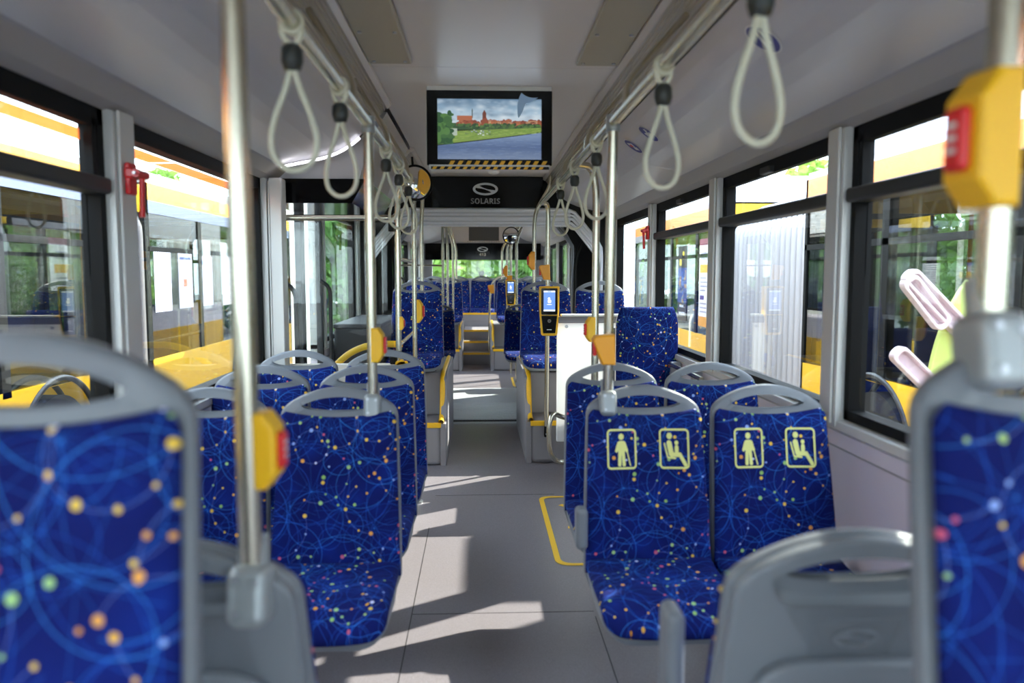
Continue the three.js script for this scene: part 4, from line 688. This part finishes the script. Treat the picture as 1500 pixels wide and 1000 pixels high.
// ------------------------------------------------------------------ outside: ground, parked buses, trees
{
  const asphalt = noiseTexture(256, () => { const n = R(-14, 14); return [138 + n, 136 + n, 132 + n]; }, true);
  const g = tag(M('ground', metres(box(-60, 60, -0.6, -0.4, 40, -70), 2), lit({ map: asphalt, roughness: 0.9 })), 'grey asphalt of the bus depot yard', null, null, 'structure');
}
function bus(label, x, s, sections, joint, wheels, colours, posters) {   // x: near face, s: away from us
  const g = thing('parked_bus', label, 'bus', [x, -0.4, 0]);
  const B = (a0, a1, y0, y1, d0, d1) => box(s * a0, s * a1, y0 + 0.4, y1 + 0.4, -d0, -d1);
  const W = 2.5, gy0 = 0.62, gy1 = 2.02;
  for (const [a, b, n, seats] of sections) {
    for (const [near, off] of [[1, 0], [0, W - 0.04]]) {
      const sh = new THREE.Shape(), ws = wheels.filter((q) => q > a && q < b); sh.moveTo(a, 0.12); for (const q of ws) { sh.lineTo(q - 0.56, 0.12); sh.lineTo(q - 0.56, 0.55); sh.absarc(q, 0.5, 0.56, Math.PI, 0, true); sh.lineTo(q + 0.56, 0.12); } sh.lineTo(b, 0.12); sh.lineTo(b, gy0 + 0.4); sh.lineTo(a, gy0 + 0.4); sh.closePath();
      const k = ext(sh, 0.04, 0); k.rotateY(Math.PI / 2); if (s < 0) k.translate(-off - 0.04, 0, 0); else k.translate(off, 0, 0);
      M('skirt', k, colours.skirt, g);
      M('cant_panel', B(off, off + 0.04, gy1, 2.14, a, b), colours.band, g); M('roof_edge', B(off, off + 0.05, 2.14, 2.3, a, b), colours.edge, g);
      const step = (b - a) / n;
      for (let i = 0; i < n; i++) {
        const p = a + i * step, q = p + step;
        M('window_pane', B(off + 0.012, off + 0.018, gy0, gy1, p + 0.03, q - 0.03), MAT.tint, g);
        M('pillar', B(off, off + 0.07, gy0, gy1, p - 0.05, p + 0.05), MAT.rubber, g);
      }
      M('pillar', B(off, off + 0.07, gy0, gy1, b - 0.05, b), MAT.rubber, g);
      M('window_bar', B(off, off + 0.05, 1.66, 1.71, a, b), MAT.rubber, g);
    }
    M('roof', B(0.02, W - 0.02, 2.28, 2.36, a, b), colours.roof, g); M('roof_pod', rbox(s * 0.25, s * (W - 0.25), 2.74, colours.pod + 0.4, -a - 0.3, -b + 0.3, 0.12), colours.roof, g);
    M('floor_deck', B(0.04, W - 0.04, -0.06, 0, a, b), MAT.podium, g);
    M('end_wall', [B(0, W, -0.28, 0.62, a, a + 0.04), B(0, W, 2.0, 2.3, a, a + 0.04), B(0, W, -0.28, 0.62, b - 0.04, b), B(0, W, 2.0, 2.3, b - 0.04, b)], colours.skirt, g);
    for (const d of seats) for (const off of [0.35, 0.8, 1.75, 2.2]) { const k = M('seat', [rbox(s * off - 0.21, s * off + 0.21, 0.8, 1.4, -d - 0.06, -d, 0.03), rbox(s * off - 0.21, s * off + 0.21, 0.76, 0.86, -d, -d + 0.42, 0.03)], lit({ color: '#16307f', roughness: 0.8 }), g); }
    for (const d of seats) M('pole', rod(V(s * 1.0, 0.4, -d), V(s * 1.0, 2.4, -d), 0.018, 8), MAT.orangeY, g);
  }
  for (const q of wheels) for (const off of [0.02, W - 0.3]) {
    const t = new THREE.CylinderGeometry(0.47, 0.47, 0.28, 36); t.rotateZ(Math.PI / 2); t.translate(s * (off + 0.14), 0.47, -q); const wh = M('wheel', t, MAT.tyre, g);
    const h = new THREE.CylinderGeometry(0.27, 0.24, 0.06, 28); h.rotateZ(-s * Math.PI / 2); h.translate(s * (off - 0.0), 0.47, -q); M('hub', h, MAT.alu, wh);
    const arc = new THREE.TorusGeometry(0.57, 0.022, 8, 30, Math.PI); arc.rotateY(Math.PI / 2); arc.translate(s * off * 0.1, 0.5, -q); M('arch_trim', arc, MAT.sash, g);
  }
  if (joint) { // folded bellows
    const [a, b] = joint, n = Math.round((b - a) / 0.135), st = (b - a) / n;
    for (let i = 0; i < n; i++) M('bellows_fold', bent([V(s * 0.06, 0.1, -a - (i + 0.5) * st), V(s * 0.06, 2.35, -a - (i + 0.5) * st), V(s * 0.4, 2.62, -a - (i + 0.5) * st), V(s * (W - 0.4), 2.62, -a - (i + 0.5) * st)], st * 0.36, 0.12, 8), colours.bellows, g);
    M('bellows_core', [B(0.1, 0.14, -0.3, 2.1, a, b), B(0.35, W - 0.4, 2.1, 2.2, a, b)], MAT.bellows, g);
  }
  posters.forEach((q, i) => { const pz = q.d, w = q.w, h = q.h; const m = M('poster', new THREE.BoxGeometry(0.002, h, w), [q.mat, q.mat, MAT.white, MAT.white, MAT.white, MAT.white][0], g); m.position.set(-s * 0.0 + s * 0.004, q.y + 0.4, -pz); });
}
const sheetTex = (bg, draw) => lit({ map: canvasTexture(128, 192, (x, w, h) => { x.fillStyle = bg; x.fillRect(0, 0, w, h); draw(x, w, h); }, true, false), roughness: 0.5 });
const lines = (x, y0, y1, c) => { x.fillStyle = c; for (let y = y0; y < y1; y += 9) x.fillRect(14, y, R(60, 100), 3); };
const paper = [sheetTex('#8e8fa0', (x) => { x.fillStyle = '#d2d3e6'; for (let i = 0; i < 128; i += 16) x.fillRect(i, 0, 7, 192); }), sheetTex('#8e8fa0', (x) => { x.fillStyle = '#33406f'; x.fillRect(14, 14, 100, 8); lines(x, 34, 80, '#8a90ac'); x.fillStyle = '#c0503c'; x.fillRect(44, 90, 34, 26); lines(x, 126, 180, '#9aa0ba'); }), sheetTex('#8e8fa0', (x) => { x.fillStyle = '#34549f'; x.fillRect(20, 14, 60, 20); x.fillStyle = '#c9a552'; x.fillRect(30, 60, 80, 26); lines(x, 100, 180, '#8088aa'); }), sheetTex('#a4a5ae', (x) => lines(x, 20, 180, '#e4e6ee'))];
const karta = sheetTex('#ece8ee', (x, w) => { x.fillStyle = '#7f2f45'; x.fillRect(0, 0, w, 14); x.fillStyle = '#4b2d86'; x.font = 'bold 24px sans-serif'; x.fillText('KARTA', 20, 46); x.fillStyle = '#e9a13a'; x.fillRect(10, 56, 92, 18); lines(x, 84, 120, '#9a94a8'); x.fillStyle = '#4b2d86'; x.fillRect(14, 124, 50, 9); lines(x, 140, 160, '#9a94a8'); x.fillStyle = '#e9a13a'; x.fillRect(0, 170, w, 22); });
const bluePoster = sheetTex('#1d3f8f', (x, w) => { x.fillStyle = '#12181f'; x.fillRect(0, 0, w, 56); x.fillStyle = '#e6cf2e'; x.fillRect(20, 26, 30, 24); x.fillRect(66, 14, 22, 20); for (let i = 0; i < 40; i++) { x.fillStyle = ['#3f6fc0', '#7f8f9f', '#b08a5a', '#2a3f6f'][i % 4]; x.fillRect(R(10, 110), R(60, 140), R(6, 20), R(6, 18)); } x.fillStyle = '#111b33'; x.fillRect(0, 146, w, 46); x.fillStyle = '#cfd6e6'; x.fillRect(28, 152, 60, 6); x.fillRect(20, 170, 90, 8); });
const bellowsDark = lit({ color: '#6f6b6d', roughness: 0.8 }), bellowsPale = lit({ color: '#b5b1b4', roughness: 0.75 });
bus('yellow-skirted articulated bus with paper notices in its windows, parked past the door side', -3.2, -1, [[-1.5, 6.65, 6, [1.5, 3.2, 4.6]], [7.6, 13.2, 4, [8.4, 9.8, 11.5]]], [6.65, 7.6], [2.4, 5.95, 10.6],
  { skirt: MAT.yellow, band: lit({ color: '#5f667f', roughness: 0.4 }), edge: MAT.orangeY, roof: lit({ color: '#8f8d8a', roughness: 0.6 }), pod: 2.5, bellows: bellowsDark },
  [{ d: 7.95, y: 1.37, w: 0.42, h: 0.6, mat: paper[0] }, { d: 8.55, y: 1.37, w: 0.4, h: 0.58, mat: paper[1] }, { d: 9.2, y: 1.36, w: 0.4, h: 0.56, mat: paper[2] }, { d: 9.95, y: 1.36, w: 0.4, h: 0.6, mat: paper[3] }]);
bus('white-roofed articulated bus with pale bellows and yellow skirt, parked past the bay side', 2.94, 1, [[-1.5, 7.2, 6, [1.2, 2.9, 4.4, 6.3]], [9.4, 15.2, 4, [10.4, 12, 13.8]]], [7.2, 9.4], [1.6, 5.85, 12.6],
  { skirt: MAT.yellow, band: lit({ color: '#8e8a92', roughness: 0.4 }), edge: lit({ color: '#f08a3c', roughness: 0.4 }), roof: lit({ color: '#e8e6ee', roughness: 0.5 }), pod: 2.66, bellows: bellowsPale },
  [{ d: 10.45, y: 1.32, w: 0.5, h: 1.18, mat: karta }, { d: 11.6, y: 1.3, w: 0.5, h: 1.1, mat: bluePoster }]);
{ const g = thing('added_sun_blocker', 'added white sun blocker on the roof of the bus with pale bellows', 'added blocker', [4.1, 2.66, -5.8]); M('case', rbox(-0.9, 0.9, 0, 0.5, -0.62, 0.3, 0.08), MAT.white, g); const h = thing('added_sun_blocker', 'longer added white sun blocker on the roof nearer the bus front', 'added blocker', [4.1, 2.66, -4.4]); M('case', rbox(-0.9, 0.9, 0, 0.5, -0.75, 0.9, 0.08), MAT.white, h); }  // unseen boxes added to cut the sun patches on the bus floor
{ // pale ribbed shed wall beyond the first bus
  const g = thing('ribbed_shed', 'white ribbed metal shed seen through the middle door', 'shed', [-3.6, -0.4, -15]);
  M('wall', box(-2, 0, 0, 3.0, -1.6, 1.2), MAT.white, g); const r = []; for (let z = -1.5; z < 1.2; z += 0.12) r.push(box(0, 0.035, 0, 3.0, z, z + 0.06)); M('rib', r, MAT.white, g).userData.kind = 'stuff';
}
{ // lime leaf panel with pale pink trough arms between the buses
  const g = thing('leaf_ornament', 'lime green leaf-shaped panel with pale pink trough arms outside the bay-side window', 'ornament', [2.16, -0.4, -3.62]);
  const s = new THREE.Shape(); s.moveTo(-0.05, 0); s.lineTo(0.12, 0); s.quadraticCurveTo(0.26, 0.9, 0.12, 1.55); s.quadraticCurveTo(0.1, 1.75, 0.06, 1.82); s.quadraticCurveTo(-0.1, 1.6, -0.12, 1.2); s.quadraticCurveTo(-0.12, 0.6, -0.05, 0); M('leaf', ext(s, 0.02, 0.006), lit({ color: '#c3d070', roughness: 0.5 }), g);
  const arm = (x, y, len, a) => { const t = rrect(0.085, len, 0.04, 0, len / 2); t.holes.push(rrect(0.055, len - 0.05, 0.026, 0, len / 2, THREE.Path)); const q = M('trough_rim', ext(t, 0.04, 0.006), lit({ color: '#e6cfd4', roughness: 0.25 }), g); q.position.set(x, y, 0.03); q.rotation.z = a; M('trough_floor', (() => { const e = ext(rrect(0.075, len - 0.02, 0.035, 0, len / 2), 0.008); return e; })(), lit({ color: '#d9c3cc', roughness: 0.2 }), q); };
  arm(0.05, 1.56, 0.42, 0.8); arm(0.0, 1.22, 0.4, 0.82); arm(-0.06, 1.6, 0.3, 0.7);
}
// trees and clipped shrubs
const leafMat = [['#7fa644', 0], ['#5d8a38', 1], ['#9cbc55', 2]].map(([c]) => phys({ color: c, roughness: 0.9, transmission: 0.35, thickness: 0, side: THREE.DoubleSide }));
const trunkMat = lit({ color: '#5a4a3a', roughness: 0.95 });
function crown(n, rx, ry, rz, leaf, lumps) {
  const pos = [], uvs = [], c = []; for (let i = 0; i < lumps; i++) { const a = R(0, 6.28), e = R(-0.9, 1), q = Math.sqrt(1 - e * e) * 0.62; c.push([Math.cos(a) * q * rx, e * 0.6 * ry, Math.sin(a) * q * rz, R(0.34, 0.5)]); }
  for (let i = 0; i < n; i++) {
    const k = c[i % lumps], a = R(0, 6.28), e = R(-1, 1), q = Math.sqrt(1 - e * e), r = k[3] * (0.75 + 0.3 * rnd()), p = V(k[0] + Math.cos(a) * q * rx * r, k[1] + e * ry * r, k[2] + Math.sin(a) * q * rz * r);
    const u = V(R(-1, 1), R(-1, 1), R(-1, 1)).normalize(), w = V(R(-1, 1), R(-1, 1), R(-1, 1)).cross(u).normalize(), l = leaf * R(0.6, 1.3); u.multiplyScalar(l); w.multiplyScalar(l * 0.55);
    const A = p.clone().sub(u), Bq = p.clone().add(w), C = p.clone().add(u), D = p.clone().sub(w); for (const t of [A, Bq, C, A, C, D]) pos.push(t.x, t.y, t.z);
  }
  const g = new THREE.BufferGeometry(); g.setAttribute('position', new THREE.Float32BufferAttribute(pos, 3)); g.computeVertexNormals(); return g;
}
const crowns = [crown(5200, 2.1, 2.3, 2.1, 0.17, 9), crown(5200, 2.3, 2.6, 2.0, 0.15, 11)], ball = crown(2600, 0.75, 0.7, 0.75, 0.07, 7);
function tree(x, d, k, h, mi, label, group) {
  const g = thing('tree', label, 'tree', [x, -0.4, -d], R(0, 6), group); const c = M('foliage', crowns[mi % 2], leafMat[mi % 3], g); c.scale.setScalar(k); c.position.y = h; M('trunk', (() => { const t = new THREE.CylinderGeometry(0.1, 0.16, h, 10); t.translate(0, h / 2, 0); return t; })(), trunkMat, g);
}
[[-9.4, 9.4, 0.7, 1.6], [-9.8, 13.2, 0.85, 1.8], [-9.9, 16.9, 0.85, 1.8], [-8.4, 20.8, 0.95, 2.1], [-4.4, 22, 0.9, 2.0], [-12.6, 24.5, 1.1, 2.4], [-8, 25.2, 1.0, 2.2]].forEach(([x, d, k, h], i) => tree(x, d, k, h, i, 'leafy tree beyond the bus with paper notices', 'trees beyond the door-side bus'));
[[9.2, 1, 0.8, 1.8], [9.6, 4.9, 0.85, 1.9], [9.3, 9, 0.8, 1.8], [9.6, 13.2, 0.85, 1.9], [7.6, 18.5, 0.95, 2.1], [12.4, 22, 1.0, 2.2], [12.6, 16.8, 0.8, 1.9]].forEach(([x, d, k, h], i) => tree(x, d, k, h, i + 1, 'leafy tree beyond the bus with pale bellows', 'trees beyond the bay-side bus'));
[[-2.6, 25.5, 1.0, 2.2], [2.4, 25.5, 1.05, 2.2], [0, 31, 1.3, 2.6]].forEach(([x, d, k, h], i) => tree(x, d, k, h, i, 'leafy tree behind the rear window', 'trees behind the rear window'));
for (const [x, d] of [[-7.2, 9.6], [-7.4, 11.6], [-7.2, 13.6], [-7.4, 15.6], [-7.2, 17.6]]) { const g = thing('clipped_shrub', 'round clipped pale green shrub behind the door-side bus', 'shrub', [x, -0.4, -d], R(0, 6), 'clipped shrubs behind the door-side bus'); for (const [y, k] of [[0.55, 1.2], [1.5, 0.9]]) { const m = M('foliage', ball, leafMat[2], g); m.position.y = y; m.scale.setScalar(k); } M('stem', (() => { const t = new THREE.CylinderGeometry(0.04, 0.05, 1.5, 8); t.translate(0, 0.75, 0); return t; })(), trunkMat, g); }

scene.traverse((o) => { if (o.isMesh) { o.castShadow = o.receiveShadow = true; if (!o.geometry.attributes.uv) o.geometry.setAttribute('uv', new THREE.BufferAttribute(new Float32Array(o.geometry.attributes.position.count * 2), 2)); } });
renderer.render(scene, camera);
